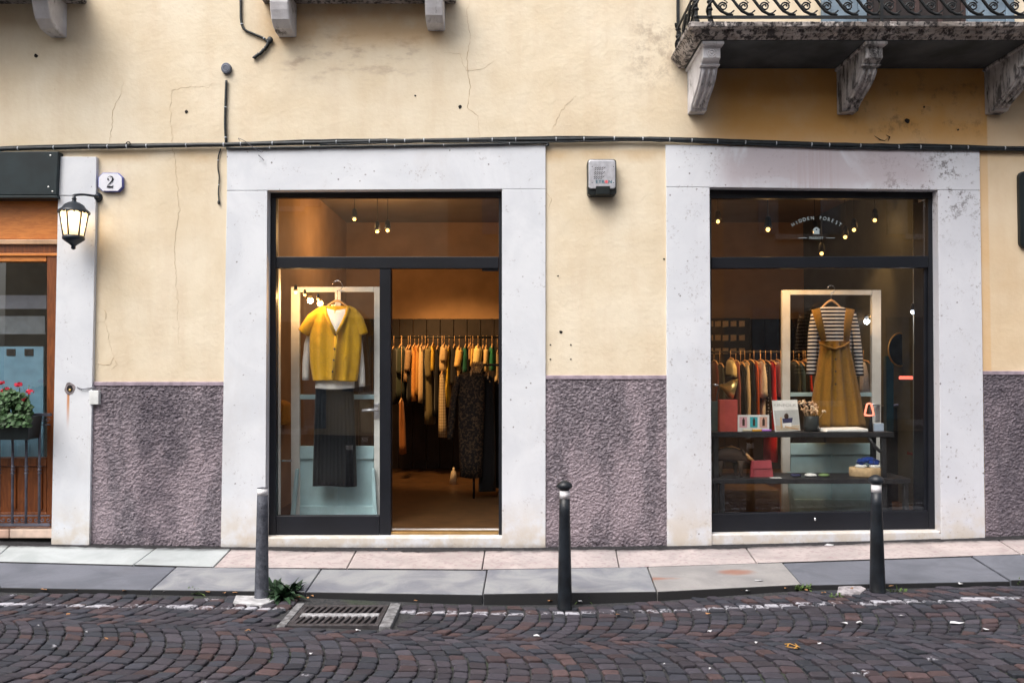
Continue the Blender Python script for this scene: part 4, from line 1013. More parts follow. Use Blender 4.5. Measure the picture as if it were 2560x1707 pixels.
for i, (a, b, c, d, e, f_, colr, lab, sl_) in enumerate(G1):
    hung(a-1, b+1, c-2, d+2, e-2, f_, 843, yr-.02*(i % 2), cm('rail%d' % i, colr), lab, 'clothes on the back rail', i, sl_)
hung(1098, 1112, 1096, 1117, 932, 1092, 843, yr-.30, MAT['gingham'], 'checked pale trousers hanging long below the beige tee', 'clothes on the back rail', 31, None, .1)
hung(997, 1010, 998, 1016, 1000, 1134, 843, yr-.30, cm('rust_print', (.34, .13, .04)), 'rust orange patterned dress low at the left of the doorway', 'clothes on the back rail', 33, None, .1)
yf = 1.9
rail(1185, 1330, 912, yf, 'front clothes rail with black dresses just inside the doorway')
G2 = [(1140, 1218, 1150, 1204, 930, 1192, MAT['leopard'], 'long dark leopard print dress at the end of the front rail', 150, .16, 0), (1205, 1236, 1196, 1240, 938, 1225, cm('black', (.012, .012, .014)), 'long plain black dress behind the leopard print one', None, .2, .10),
      (1218, 1233, 1217, 1233, 946, 1087, cm('brown', (.10, .06, .035)), 'dark brown jacket beside the leopard print dress', 120, .2, .2), (1232, 1262, 1234, 1262, 950, 1215, cm('black', (.012, .012, .014)), 'black coat at the door jamb on the front rail', None, .3, .35)]
for i, (a, b, c, d, e, f_, mt, lab, sl_, th, dy) in enumerate(G2): hung(a, b, c, d, e, f_, 912, yf+dy, mt, lab, 'dark clothes on the front rail', 50+i, None, th)
m = MB(); sleeve(m, [(1146, 940, 8), (1134, 1000, 9), (1128, 1060, 9), (1125, 1098, 8)], yf-.03); m.build('loose_sleeve', MAT['leopard'], bpy.data.objects['clothes_rail.001'])
for k in range(7):
    c = at(1182+k*4, 908, yf-.02); MB().tube([(c.x, c.y, c.z+.02), (c.x+.006, c.y, c.z-.03), (c.x-.03, c.y-.05, c.z-.10)], .005, 5).build('spare_hanger', MAT['hanger'], bpy.data.objects['clothes_rail.001'])
c = at(1134, 1176, 2.9); MB().lathe([(.055, 0), (.03, .15), (.012, .17), (.012, .20)], (c.x, c.y, FL), 12).build('small_cone_lamp', MAT['cream'], label='small pale cone on the floor below the checked trousers', cat='floor lamp')
m = MB(); cloth_rings(m, [(1000, 700, 712, .1), (1010, 697, 726, .25), (1060, 690, 728, .3)], 1.3, .25, 2, .02, 77); m.build('mustard_bag', cm('mustard_bag', (.60, .30, .05)), label='mustard cloth bag hanging inside left of the panelled door', cat='bag')

# right window rails
yq = 2.6
rail(1770, 2060, 880, yq, 'dark clothes rail with many colours left of the window display')
BK, WH = (.012, .013, .016), (.62, .60, .60)
G3 = [(1780, 1790, 1779, 1792, 905, 1060, (.10, .03, .03), 'dark red garment, first from the left in the window rail', None), (1793, 1806, 1790, 1808, 912, 1070, (.02, .03, .035), 'blackish garment left of the pale yellow blouse in the window', None), (1819, 1834, 1820, 1835, 899, 942, (.66, .58, .32), 'pale yellow blouse above the brass lamp in the window', None),
      (1835, 1844, 1835, 1846, 905, 1060, (.26, .10, .10), 'patterned dusky red dress on the window rail', None), (1846, 1857, 1845, 1860, 910, 1075, BK, 'black dress left of the cream cardigan on the window rail', None), (1857, 1867, 1858, 1870, 905, 1060, (.50, .44, .34), 'long cream cardigan on the window rail', None),
      (1869, 1881, 1868, 1884, 903, 1075, BK, 'black dress left of the orange red one on the window rail', None), (1881, 1889, 1882, 1890, 905, 1070, (.58, .12, .025), 'narrow orange red dress on the window rail', None), (1895, 1906, 1889, 1912, 903, 992, WH, 'white tee on the window rail', None),
      (1897, 1908, 1893, 1906, 992, 1060, (.55, .56, .62), 'pale grey skirt below the white tee on the window rail', None), (1907, 1921, 1906, 1921, 905, 1075, 'dotted', 'black dress with white dots on the window rail', None), (1922, 1933, 1914, 1938, 905, 1150, (.52, .02, .02), 'long bright red dress on the window rail', None),
      (1937, 1946, 1938, 1948, 903, 990, (.50, .50, .55), 'pale blouse right of the red dress on the window rail', None), (1946, 1957, 1946, 1958, 910, 1040, (.04, .08, .12), 'dark blue jacket right of the red dress on the window rail', None), (1978, 1990, 1977, 1992, 905, 985, (.02, .03, .04), 'dark garment just right of the display door stile', None),
      (1992, 2003, 1992, 2006, 908, 985, (.03, .06, .09), 'dark teal garment behind the display door pane', None), (2004, 2012, 2004, 2014, 905, 985, BK, 'black garment left of the thin red one behind the pane', None), (2010, 2016, 2013, 2020, 902, 985, (.50, .04, .03), 'thin red garment behind the display door pane', None), (2020, 2032, 2020, 2034, 908, 985, (.05, .05, .07), 'slate garment beside the striped sleeve', None)]
for i, (a, b, c, d, e, f_, colr, lab, sl_) in enumerate(G3):
    hung(a, b, c, d, e, f_, 880, yq-.015*(i % 3), MAT['dotted'] if colr == 'dotted' else cm('win%d' % i, colr), lab, 'clothes on the window rail', 80+i, sl_)
hung(2154, 2164, 2152, 2172, 905, 985, 880, 1.8, cm('winwhite', (.58, .55, .56)), 'pale scarf hanging behind the right pane of the display door', 'clothes on the window rail', 120, None, .12)
rail(2210, 2330, 879, 2.0, 'thin clothes rail with empty hangers at the right of the window')
for k in range(9):
    c = at(2222+k*11, 884, 2.0); t = empty('empty_hanger', c, label='empty pale hanger, %s from the left on the thin right rail' % ('first', 'second', 'third', 'fourth', 'fifth', 'sixth', 'seventh', 'eighth', 'ninth')[k], cat='hanger', group='empty hangers on the right rail')
    MB().tube([(c.x-.01, 2.0-.2, c.z-.12), (c.x, 2.0, c.z-.05), (c.x+.01, 2.2, c.z-.12)], .008, 6).build('bar', MAT['hanger'], t)
    MB().tube([(c.x, 2.0, c.z-.05), (c.x, 2.0, c.z+.025)], .003, 5).build('hook', MAT['chrome'], t)
c = at(2262, 925, 1.9); MB().tube([at(2240, 922, 1.9), at(2262, 900, 1.9), at(2290, 908, 1.9)], [.008, .012, .008], 6).build('loose_hanger', MAT['hanger'], label='pale hanger hanging low in front of the mirror', cat='hanger')
MB().tube([at(2255, 925, 1.9), at(2249, 985, 1.9)], .005, 6).build('cord_pull', MAT['hanger'], label='thin pale stick hanging below the red neon bar', cat='stick')
# price cards on a black board
pb = rect(1760, 1875, 795, 905, RY1-.10, RY1-.06).build('card_board', simple('black_board', (.012, .013, .014), .6), label='black board with rows of small cards on the back wall', cat='board')
k = 0
for r_, py in enumerate((809, 844, 877)):
    for cx in (1776, 1795, 1814, 1834, 1855):
        o = qb([(cx-7, py+7+(k % 3)), (cx+7, py+7), (cx+7, py-7), (cx-7, py-7+(k % 2))], RY1-.112, RY1-.102).build('small_card', cm('card', (.85, .66, .42)), label='small amber card, %s from the left in the %s row of the black board' % (('first', 'second', 'third', 'fourth', 'fifth')[k % 5], ('top', 'middle', 'bottom')[r_]), cat='card', group='cards on the black board'); k += 1
# mirror, pole, bars standing in for reflected car lights, stool
t = empty('oval_mirror', at(2251, 912, 1.6), label='dark oval mirror with thin gold rim at the right of the window', cat='mirror')
c = at(2251, 874, 1.6); m = MB(); m.tube([(c.x+.125*math.cos(a), 1.6, c.z+.17*math.sin(a)) for a in [2*math.pi*k/28 for k in range(29)]], .009, 6); m.build('rim', MAT['brass'], t)
m = MB(); m.prism([(c.x+.122*math.cos(a), c.z+.167*math.sin(a)) for a in [2*math.pi*k/28 for k in range(28)]], 1.598, 1.61); m.build('glass', simple('dark_mirror', (.03, .03, .03), .12, .6), t)
MB().tube([at(2289, 500, .50), at(2289, 1278, .50)], .022, 10).build('chrome_pole', simple('dull_pole', (.20, .22, .22), .4, .5), label='tall grey pole standing near the right end of the window', cat='pole')
m = MB(); m.tube([at(2249, 944, 1.15), at(2281, 944, 1.15)], .016, 8); m.build('red_neon_bar', MAT['neon_red'], label='glowing red light bar at the right of the window', cat='light')  # reflected car brake light built as a glowing bar
m = MB(); m.tube([at(2215, 1016, 1.7), at(2240, 1012, 1.7), at(2282, 1013, 1.7)], .010, 8); m.build('blue_shelf_edge', simple('blue_edge', (.25, .30, .60), .3), label='pale blue edge strip of a dark counter at the right', cat='strip')  # reflected car light built as a blue strip
rect(2216, 2284, 1016, 1260, 1.72, 2.1).build('dark_counter', MAT['table'], bevel=.01, label='dark counter behind the grey pole at the right of the window', cat='counter')
m = rect(2216, 2234, 890, 1080, 1.62, 1.68); m.build('blue_cloth', cm('bluecloth', (.015, .06, .10)), label='dark blue cloth hanging at the left side of the dark counter', cat='cloth')
t = empty('yellow_stool', at(2325, 1194, .8), label='small stool with yellow seat at the right edge of the window', cat='stool')
c = at(2326, 1182, .8); MB().lathe([(.09, -.045), (.10, 0), (.10, .04), (.085, .05)], c, 18).build('seat', MAT['yellow'], t)
for dx, dy in ((-.05, -.05), (.05, -.05), (0, .06)): MB().tube([(c.x+dx, c.y+dy, c.z-.04), (c.x+dx*1.6, c.y+dy*1.6, FL)], .008, 6).build('leg', MAT['chrome'], t)
rect(2302, 2330, 1136, 1143, .7, .95).build('glass_shelf', MAT['chrome'], label='thin bright shelf above the yellow stool', cat='shelf')

# ---- display tables in the window
def table(x0, x1, pt, pb, y0, y1, legs, label):
    t = empty('display_table', at((x0+x1)/2, pb, (y0+y1)/2), label=label, cat='table')
    zt = at(1280, pt, y0).z; zb = at(1280, pb, y0).z
    MB().box(X(x0, y0, pt), X(x1, y0, pt), y0, y1, zb, zt).build('top', MAT['table'], t, bevel=.004)
    for lx in legs:
        for ly in (y0+.01, y1-.05): MB().box(lx, lx+.04, ly, ly+.04, FL, zb).build('leg', MAT['table'], t, bevel=.003)
    return zt
UT = table(1765, 2236, 1080, 1093, .30, .55, (X(1785, .3, 1100), X(2206, .3, 1100)), 'upper dark display table with magazine and boxes in the window')
LT = table(1765, 2277, 1196, 1209, .26, .62, (X(1801, .26, 1240), X(2262, .26, 1240)), 'lower dark display table with boar figure in the window')
m = MB(); m.tube([at(2172, 1094, .32), at(2186, 1115, .32), at(2200, 1128, .32), at(2206, 1128, .32)], .016, 6); m.build('table_brace', MAT['table'], label='curved dark brace under the right end of the upper table', cat='brace')
def on(px, y, z): return X(px, y, 1000), y, z
rect(1799, 1844, 999, 1080.2, .36, .42).build('red_box', MAT['red_box'], bevel=.003, label='upright coral red box at the left of the upper table', cat='box')
rect(1778, 1796, 1003, 1080.2, .45, .50).build('green_book', simple('teal_spine', (.06, .12, .12), .6), bevel=.003, label='dark teal book standing left of the red box', cat='book')
t = empty('picture_card', at(1884, 1080, .35), label='white folding card with three small figure pictures on the upper table', cat='card')
rect(1845, 1923, 1037, 1080.2, .345, .36).build('sheet', MAT['card'], t)
for a, mt in ((1849, 'pink'), (1875, 'teal'), (1899, 'salmon')):
    rect(a, a+19, 1042, 1068, .342, .3445).build('picture', MAT[mt], t)
    rect(a+7, a+13, 1048, 1064, .3395, .3415).build('figure', MAT['hair'], t)
    c = at(a+10, 1046, .339); MB().ball(c, .007, 8, 0, 1, .3, 1).build('figure', MAT['hair'], t)
for a, b, mt, nm in ((1857, 1879, 'cream', 'cream'), (1880, 1903, 'orange', 'orange'), (1904, 1927, 'purple', 'purple')):
    m = MB(); p = on(a, .32, UT+.013); q = on(b, .32, UT+.013); m.tube([p, q], .013, 10, 0, .8); m.build('rolled_sock', MAT[mt], label='small folded %s pouch in front of the picture card' % nm, cat='pouch')
# magazine, leaning
t = empty('magazine', at(1968, 1080, .38), label='pale magazine cover with a person reading in a chair on the upper table', cat='magazine')
def lean(px, py, o=0):   # cover plane leans back from the table edge
    k = (1080-py)/80; v = at(px, py, .34+.05*k-o); return v
def lq(pts, mt, nm, o=0):
    m = MB(); f = [lean(a, b, o) for a, b in pts]; m.hexa([tuple(v) for v in f] + [(v.x, v.y+(.008 if not o else .001), v.z) for v in f]); m.build(nm, MAT[mt], t)
lq([(1938, 1079), (2001, 1076), (1993, 999), (1930, 1001)], 'card', 'cover')
lq([(1940, 1064), (1999, 1061), (1995, 1024), (1935, 1026)], 'grey_print', 'photo', .0022)
lq([(1941, 1077), (2000, 1074), (1999, 1062), (1939, 1064)], 'sand_p', 'photo', .0024)
lq([(1958, 1058), (1980, 1056), (1982, 1044), (1956, 1046)], 'navy', 'photo', .0042)
lq([(1958, 1068), (1979, 1066), (1978, 1056), (1957, 1058)], 'card', 'photo', .005)
lq([(1952, 1072), (1956, 1072), (1954, 1043), (1950, 1043)], 'hanger', 'photo', .0054)
lq([(1962, 1068), (1996, 1074), (1996, 1071), (1962, 1064)], 'hanger', 'photo', .0056)
v = lean(1966, 1040, .008); MB().ball(v, .022, 10, 0, .9, .15, 1.2).build('photo', MAT['hair'], t)
m = MB(); c = lean(1962, 1013, .003); text_to(m, 'KINFOLK', .036, c.x, c.y, c.z-.01, 0, 0, sx=1.35); m.build('title', MAT['grey_print'], t)
# vase with dried flowers
t = empty('dried_flower_vase', at(2028, 1080, .42), label='dark glass vase with dried cream flowers beside the magazine', cat='vase')
c = on(2028, .42, UT); MB().lathe([(.062, 0), (.066, .04), (.064, .13), (.060, .135), (.055, .05), (.001, .045)], c, 18).build('vase', simple('smoked_glass', (.03, .035, .035), .12), t)
rf = random.Random(9)
for i in range(26):
    a, b = rf.gauss(0, .045), rf.gauss(0, .03); z = c[2]+.17+rf.uniform(0, .085)
    m = MB(); m.tube([(c[0]+a*.2, c[1]+b*.2, c[2]+.06), (c[0]+a, c[1]+b, z)], .0018, 4); m.build('stem', MAT['dryflower'], t)
    m = MB()
    for q in range(5): m.ball((c[0]+a+rf.gauss(0, .009), c[1]+b+rf.gauss(0, .009), z+rf.gauss(0, .009)), rf.uniform(.006, .012), 6)
    m.build('flower', simple('dry_bloom%d' % (i % 3), ((.62, .42, .26), (.70, .54, .36), (.50, .30, .16))[i % 3], .8) if i < 3 else bpy.data.materials['dry_bloom%d' % (i % 3)], t)
m = MB(); p, q = on(2060, .34, UT), on(2166, .34, UT); m.hexa([(p[0], .31, UT), (q[0], .31, UT), (q[0], .31, UT+.03), (p[0]+.02, .31, UT+.024), (p[0]-.01, .5, UT), (q[0]-.01, .5, UT), (q[0]-.01, .5, UT+.032), (p[0], .5, UT+.024)])
m.build('folded_cloth', MAT['shirt'], bevel=.008, label='folded white cloth lying on the upper table', cat='cloth')
t = empty('loop_lamp', at(2176, 1080, .40), label='small black stand with glowing coral loop on the upper table', cat='lamp')
c = on(2176, .40, UT); MB().lathe([(.020, 0), (.014, .10), (.011, .24)], c, 10).build('stand', MAT['black_metal'], t)
c = at(2173, 1023, .385); m = MB(); m.tube([(c.x+a, .385, c.z+b) for a, b in ((-.040, -.05), (-.030, .0), (-.018, .045), (.0, .052), (.018, .045), (.030, 0), (.040, -.05), (.0, -.055), (-.040, -.05))], .0085, 8); m.build('loop', MAT['neon_pink'], t)
rect(2184, 2210, 1058, 1080.2, .42, .50).build('small_box', MAT['lblue'], bevel=.004, label='small pale blue box at the right end of the upper table', cat='box')
# brass desk lamp
t = empty('brass_desk_lamp', at(1812, 1000, .5), label='brass desk lamp with tilted cone shade above the red box', cat='lamp')
a, b = at(1800, 964, .5), at(1838, 974, .47); ax = (b-a)
m = MB(); m.tube([a, a+ax*.25, a+ax*.6, a+ax], [.018, .03, .075, .105], 18); m.build('shade', MAT['brass'], t)
MB().tube([at(1780, 961, .5), at(1800, 964, .5)], .014, 8).build('socket', MAT['chrome'], t)
MB().tube([at(1797, 966, .5), at(1790, 1010, .5), at(1788, 1080, .5)], .008, 6).build('arm', MAT['iron'], t)
# boar figure on the lower table
def boar():
    t = empty('boar_figure', at(1830, 1196, .42), label='brown bristly boar figure standing on the lower table', cat='figurine'); y = .42
    def S(px, py): return at(px, py, y)
    sec = [(1779, 1148, 4, 4), (1783, 1142, 22, 20), (1795, 1138, 34, 26), (1815, 1135, 38, 29), (1838, 1137, 38, 28), (1855, 1142, 33, 25), (1866, 1148, 25, 20), (1876, 1155, 17, 14), (1885, 1159, 11, 10), (1892, 1162, 10, 9), (1894, 1162, 6, 6)]
    kk = (D+y)/F; rings = []
    for px, py, hw, dw in sec:
        c = S(px, py); rings.append([(c.x - .15*hw*kk*math.sin(a)*0, y+dw*.5*kk*math.cos(a), c.z+hw*.5*kk*math.sin(a)) for a in [2*math.pi*k/16 for k in range(16)]])
    m = MB(); m.rings(rings[::-1], 0, True)
    for px, dy in ((1797, -.035), (1805, .035), (1850, -.035), (1843, .035)):
        c = S(px, 1150); f = S(px+1, 1195); m.tube([(c.x, y+dy, c.z), (c.x-.008, y+dy, (c.z+f.z)/2), (f.x, y+dy, LT+.012), (f.x+.006, y+dy, LT+.001)], [.032, .020, .013, .014], 8)
    m.build('body', MAT['boar'], t)
    c = S(1872, 1147); m = MB(); m.tube([S(1862, 1132)+Vector((0, -.03, 0)), S(1870, 1143)+Vector((0, -.035, 0)), S(1884, 1153)+Vector((0, -.025, 0))], [.010, .016, .010], 8); m.build('face_stripe', MAT['boar_tan'], t)
    c = S(1892, 1160); MB().ball((c.x, y, c.z), .022, 10, 0, .6, 1, 1).build('snout', MAT['boar_nose'], t)
    for dy in (-.035, .035):
        c = S(1857, 1130); m = MB(); m.tube([(c.x, y+dy, c.z-.02), (c.x-.005, y+dy*1.2, c.z+.012), (c.x-.015, y+dy*1.3, c.z+.03)], [.016, .012, .003], 7); m.build('ear', MAT['boar'], t)
    c = S(1829, 1118); m = MB(); m.tube([S(1800, 1121), S(1829, 1116), S(1850, 1124)], [.008, .014, .008], 6); m.build('mane', MAT['boar_tan'], t)
boar()
t = empty('red_clutch', at(1906, 1193, .36), label='dark red leather clutch bag beside the boar figure', cat='bag')
m = qb([(1877, 1193), (1934, 1193), (1929, 1151), (1880, 1152)], .35, .39); m.build('body', MAT['red_leather'], t, bevel=.006)
m = qb([(1883, 1172), (1930, 1171), (1928, 1150), (1882, 1151)], .342, .3495); m.build('flap', MAT['red_leather'], t, bevel=.003)
for i, (a, b, mt, nm) in enumerate(((1976, 2003, 'navy', 'white and navy'), (2011, 2042, 'card', 'white'), (2046, 2074, 'green', 'green'))):
    p, q = on(a, .34, LT), on(b, .34, LT); m = MB(); m.ball(((p[0]+q[0])/2, .36, LT+.016), (q[0]-p[0])/2, 12, 0, 1, .8, .32); m.build('small_pouch', MAT[mt], label='small flat %s pouch on the lower table' % nm, cat='pouch')
rect(1928, 1955, 1194.5, 1197, .28, .33).build('price_card', MAT['card'], label='small white price card lying on the lower table edge', cat='card')
c = on(2162, .40, LT); m = MB(); m.lathe([(.14, 0), (.145, .01), (.145, .075), (.14, .08)], c, 24, 0, True, 1, .6); m.build('wood_slice', MAT['light_wood'], label='thick pale wood slice with dark bark on the lower table', cat='wood block')
m = MB(); zt = LT+.08
for a, dz in ((2150, 0), (2185, 0)):
    p = on(a, .37, zt); m.lathe([(.045, 0), (.048, .018), (.035, .026), (.03, .022)], p, 14, 0, True, 1.1, .8)
m.build('white_cups', MAT['card'], label='pair of small white dishes on the wood slice', cat='dishes')
p = on(2168, .40, zt+.05); m = MB(); rb = random.Random(4)
for q in range(9):
    an = 2*math.pi*q/9; m.ball((p[0]+.075*math.cos(an), p[1]+.03*math.sin(an), p[2]+.012*math.sin(2*an)), rb.uniform(.028, .036), 8, 0, 1, .8, .6)
m.ball((p[0], p[1], p[2]+.018), .05, 10, 0, 1.3, .8, .5); m.tube([(p[0]-.06, p[1], zt), (p[0]-.06, p[1], p[2])], .02, 8); m.tube([(p[0]+.06, p[1], zt), (p[0]+.06, p[1], p[2])], .02, 8)
m.build('blue_scrunchies', cm('royal', (.008, .035, .20)), label='bunched royal blue fabric on top of the wood slice', cat='fabric')
rect(1800, 1950, 1225, 1280, .9, 1.3).build('wooden_crate', simple('brown_crate', (.16, .09, .04), .8), bevel=.006, label='brown wooden crate under the lower table at the left', cat='crate')

# ================================================================== things on the facade
def smooth_path(pts, k=6):
    out = []; n = len(pts)
    for i in range(n-1):
        p0, p1, p2, p3 = (Vector(pts[max(0, min(n-1, j))]) for j in (i-1, i, i+1, i+2))
        for s in range(k):
            t = s/k; out.append(.5*((2*p1)+(p2-p0)*t+(2*p0-5*p1+4*p2-p3)*t*t+(3*p1-p0-3*p2+p3)*t**3))
    out.append(Vector(pts[-1])); return out
def cable(name, px, r, y, label, ties=0, wob=0.0):
    t = empty(name, at(px[0][0], px[0][1], y), label=label, cat='cable')
    rr = random.Random(len(px)*7+int(px[0][0])); pts = smooth_path([at(a, b, y) for a, b in px])
    pts = [p + Vector((0, 0, rr.gauss(0, wob))) for p in pts]
    MB().tube(pts, r, 8).build('sheath', MAT['cable'], t)
    if ties:
        L = [0]
        for a, b in zip(pts, pts[1:]): L.append(L[-1]+(b-a).length)
        for q in range(ties):
            s = L[-1]*(q+.5+rr.uniform(-.3, .3))/ties
            i = max(j for j in range(len(L)) if L[j] <= s); i = min(i, len(pts)-2); d = (pts[i+1]-pts[i]).normalized(); c = pts[i]
            MB().tube([c-d*.004, c+d*.004], r*1.18, 8).build('cable_tie', MAT['cable_tie'], t)
    return t
main = [(-300, 380), (0, 373), (270, 367), (560, 362), (800, 357), (1060, 352), (1390, 349), (1560, 347), (1700, 351), (1900, 358), (2150, 365), (2300, 369), (2560, 371), (2900, 373)]
cable('cable_bundle', main, .0175, -.03, 'thick black cable bundle running along the whole facade above the doors', 46, .0008)
cable('thin_cable', [(a, b-5+2.0*math.sin(a*.013)) for a, b in main], .0075, -.034, 'thinner black cable clipped on top of the thick bundle', 0, .0012)
cable('thin_cable', [(a, b+5+1.5*math.sin(a*.009+2)) for a, b in main[4:]], .0075, -.036, 'thin black cable under the thick bundle on the right half', 0, .0012)
cable('lower_cable', [(566, 371), (700, 370), (860, 367), (1050, 364), (1220, 361), (1360, 358), (1364, 366)], .010, -.034, 'black cable lying on the top edge of the door lintel', 5, .001)
cable('riser_cable', [(565, 356), (563, 310), (564, 260), (566, 202)], .011, -.016, 'short black cable rising from the bundle to the round box', 2)
cable('upper_cable', [(601, -40), (602, 10), (603, 52), (611, 74), (635, 86), (660, 97), (672, 108)], .0105, -.014, 'black cable coming down from the top edge with a bend', 3)
cable('frayed_cable', [(672, 100), (668, 115), (655, 130), (640, 141), (634, 146)], .0145, -.018, 'frayed black cable end pointing down left near the top', 0, .003)
cable('hanging_cable', [(552, 372), (546, 392), (545, 420), (548, 445), (546, 480), (548, 508)], .0055, -.012, 'thin dark cable hanging left of the door lintel', 2)
m = MB(); c = at(675, 101, -.02); m.ball(c, .026, 10, 0, 1, .6, 1.2); m.build('cable_knot', MAT['cable'], label='black cable joint blob at the bend near the top', cat='cable joint')
m = MB(); c = at(547, 506, -.012); m.ball(c, .012, 8, 0, 1, .8, 1.6); m.build('cable_plug', MAT['cable'], label='small black plug at the end of the hanging cable', cat='cable end')
t = empty('junction_box', at(569, 174, 0), label='small round grey junction box above the riser cable', cat='junction box')
c = at(568, 174, 0); ring = lambda r, y, q=16: [(c.x+r*math.cos(2*math.pi*k/q), y, c.z+r*1.12*math.sin(2*math.pi*k/q)) for k in range(q)]
m = MB(); m.rings([ring(.042, .005), ring(.042, -.028), ring(.036, -.034)][::-1], 0, True); m.build('cover', simple('grey_blue_plastic', (.11, .125, .17), .5), t)
m = MB(); m.tube(ring(.024, -.0345)+[ring(.024, -.0345)[0]], .003, 5); m.build('cover_ring', simple('grey_ring', (.22, .24, .30), .5), t)
# twisted leftover wires by the lintel
m = MB(); rr = random.Random(2)
m.tube(smooth_path([at(600, 352, -.04), at(596, 346, -.05), at(610, 352, -.05), at(630, 366, -.05), at(652, 380, -.05), at(658, 378, -.045)]), .0022, 5)
m.tube(smooth_path([at(646, 388, -.04), at(655, 396, -.045), at(660, 402, -.04)]), .003, 5)
m.build('loose_wire', MAT['rail_iron'], label='thin loose wire sticking out below the cable at the lintel', cat='wire')
MB().tube(smooth_path([at(318, 366, -.03), at(316, 358, -.05), at(322, 355, -.06), at(326, 361, -.06), at(320, 365, -.055)]), .004, 6).build('wall_hook', MAT['iron'], label='small curled iron hook above the cable bundle at the left', cat='hook')

# lantern
def lantern():
    t = empty('wall_lantern', at(246, 494, 0), label='black wall lantern with lit frosted glass on the left marble pilaster', cat='lantern'); y = -.20; Bk = MAT['lantern_black']
    kk = (D+y)/F; c = at(185, 531, y)
    def ring6(r, dz, n=6, rot=0.0): return [(c.x+r*math.cos(rot+2*math.pi*k/n), c.y+r*math.sin(rot+2*math.pi*k/n), c.z+dz) for k in range(n)]
    m = MB(); m.rings([ring6(r, z, 12) for r, z in ((.118, -.002), (.120, .004), (.112, .016), (.088, .034), (.072, .060), (.045, .078), (.020, .086), (.014, .10), (.020, .108), (.012, .12), (.012, .145))], 0, True); m.build('roof', Bk, t)
    m = MB()
    for k in range(18):
        a = 2*math.pi*k/18; m.ball((c.x+.112*math.cos(a), c.y+.112*math.sin(a), c.z-.004), .009, 6)
    m.build('roof_fringe', Bk, t)
    h = .196; r0, r1 = .103, .072
    for k in range(6):
        a0, a1 = 2*math.pi*k/6+.52, 2*math.pi*(k+1)/6+.52
        q = lambda r, a, dz: (c.x+r*math.cos(a), c.y+r*math.sin(a), c.z+dz)
        m = MB(); m.add([q(r1, a0, -h), q(r1, a1, -h), q(r0, a1, 0), q(r0, a0, 0)], [(0,1,2,3)]); m.build('pane', MAT['frosted'], t)
        m = MB(); m.tube([q(r1, a0, -h), q(r0, a0, 0)], .0075, 6); m.build('glazing_bar', Bk, t)
    m = MB(); m.rings([ring6(r, z, 12) for r, z in ((.004, -.305), (.018, -.295), (.016, -.275), (.030, -.262), (.060, -.240), (.082, -.222), (.082, -.198), (.072, -.190))], 0, True); m.build('base', Bk, t)
    m = MB(); m.ball((c.x, c.y, c.z-.06), .030, 12, 0, 1, 1, 1.4); m.build('bulb', MAT['lamp_glow'], t)
    MB().tube([(c.x, c.y, c.z-.19), (c.x, c.y, c.z-.10)], .014, 8).build('bulb_holder', MAT['post_white'], t)
    w = at(246, 494, -.005)
    MB().tube(smooth_path([(c.x, c.y, c.z+.14), (c.x+.05, c.y+.05, c.z+.155), (c.x+.12, c.y+.12, c.z+.155), (w.x, -.03, w.z), (w.x, 0, w.z)]), .010, 8).build('arm', Bk, t)
    m = MB(); m.rings([[(w.x+r*math.cos(2*math.pi*k/12), yy, w.z+r*1.2*math.sin(2*math.pi*k/12)) for k in range(12)] for r, yy in ((.012, -.045), (.026, -.03), (.034, -.008), (.034, .004))], 0, True); m.build('mount', Bk, t)
    ld = bpy.data.lights.new('lantern_light', 'POINT'); ld.energy = .75; ld.color = (1, .66, .34); ld.shadow_soft_size = .03
    lo = bpy.data.objects.new('lantern_light', ld); link(lo, t); lo.location = (c.x, c.y, c.z-.12)
lantern()

# house number
t = empty('house_number_plate', at(276, 455, 0), label='white enamel house number plate reading 2 with blue rim', cat='number plate')
def octa(x0, x1, y0, y1, cut, y): return [P(a, b, y) for a, b in ((x0+cut, y1), (x1-cut, y1), (x1, y1-cut), (x1, y0+cut), (x1-cut, y0), (x0+cut, y0), (x0, y0+cut), (x0, y1-cut))]
MB().prism(octa(245, 306, 432, 479, 11, -.035), -.035, .002).build('rim', MAT['blue_enamel'], t, bevel=.004)
MB().prism(octa(246.8, 304.2, 433.8, 477.2, 10, -.038), -.038, -.034).build('face', MAT['enamel'], t)
def two(mb, cx, cz, h, y):
    path = [(.10, .74), (.13, .87), (.22, .96), (.34, .985), (.46, .94), (.535, .84), (.54, .72), (.48, .58), (.36, .44), (.22, .30), (.12, .18), (.07, .09)]
    w = [.02, .025, .035, .06, .105, .145, .15, .125, .09, .065, .05, .04]
    f = lambda a, b: (cx+(a-.32)*h, y, cz+(b-.5)*h)
    L, Rr_ = [], []
    for i, (a, b) in enumerate(path):
        p, q = path[max(0, i-1)], path[min(len(path)-1, i+1)]; dx, dy = q[0]-p[0], q[1]-p[1]; l = math.hypot(dx, dy); nx, ny = -dy/l, dx/l
        L.append(f(a+nx*w[i]/2, b+ny*w[i]/2)); Rr_.append(f(a-nx*w[i]/2, b-ny*w[i]/2))
    n = len(L); mb.add(L+Rr_, [(i, n+i, n+i+1, i+1) for i in range(n-1)])
    mb.add([f(a, b) for a, b in ((.04, 0), (.56, 0), (.61, .26), (.575, .26), (.53, .165), (.42, .135), (.20, .15), (.07, .10))], [tuple(range(8))])
    mb.add([f(.145+.075*math.cos(k*.6283), .72+.075*math.sin(k*.6283)) for k in range(10)], [tuple(range(10))])
m = MB(); c = at(275, 455, -.0425); two(m, c.x, c.z, .098, -.0425); m.build('numeral', MAT['ink'], t)

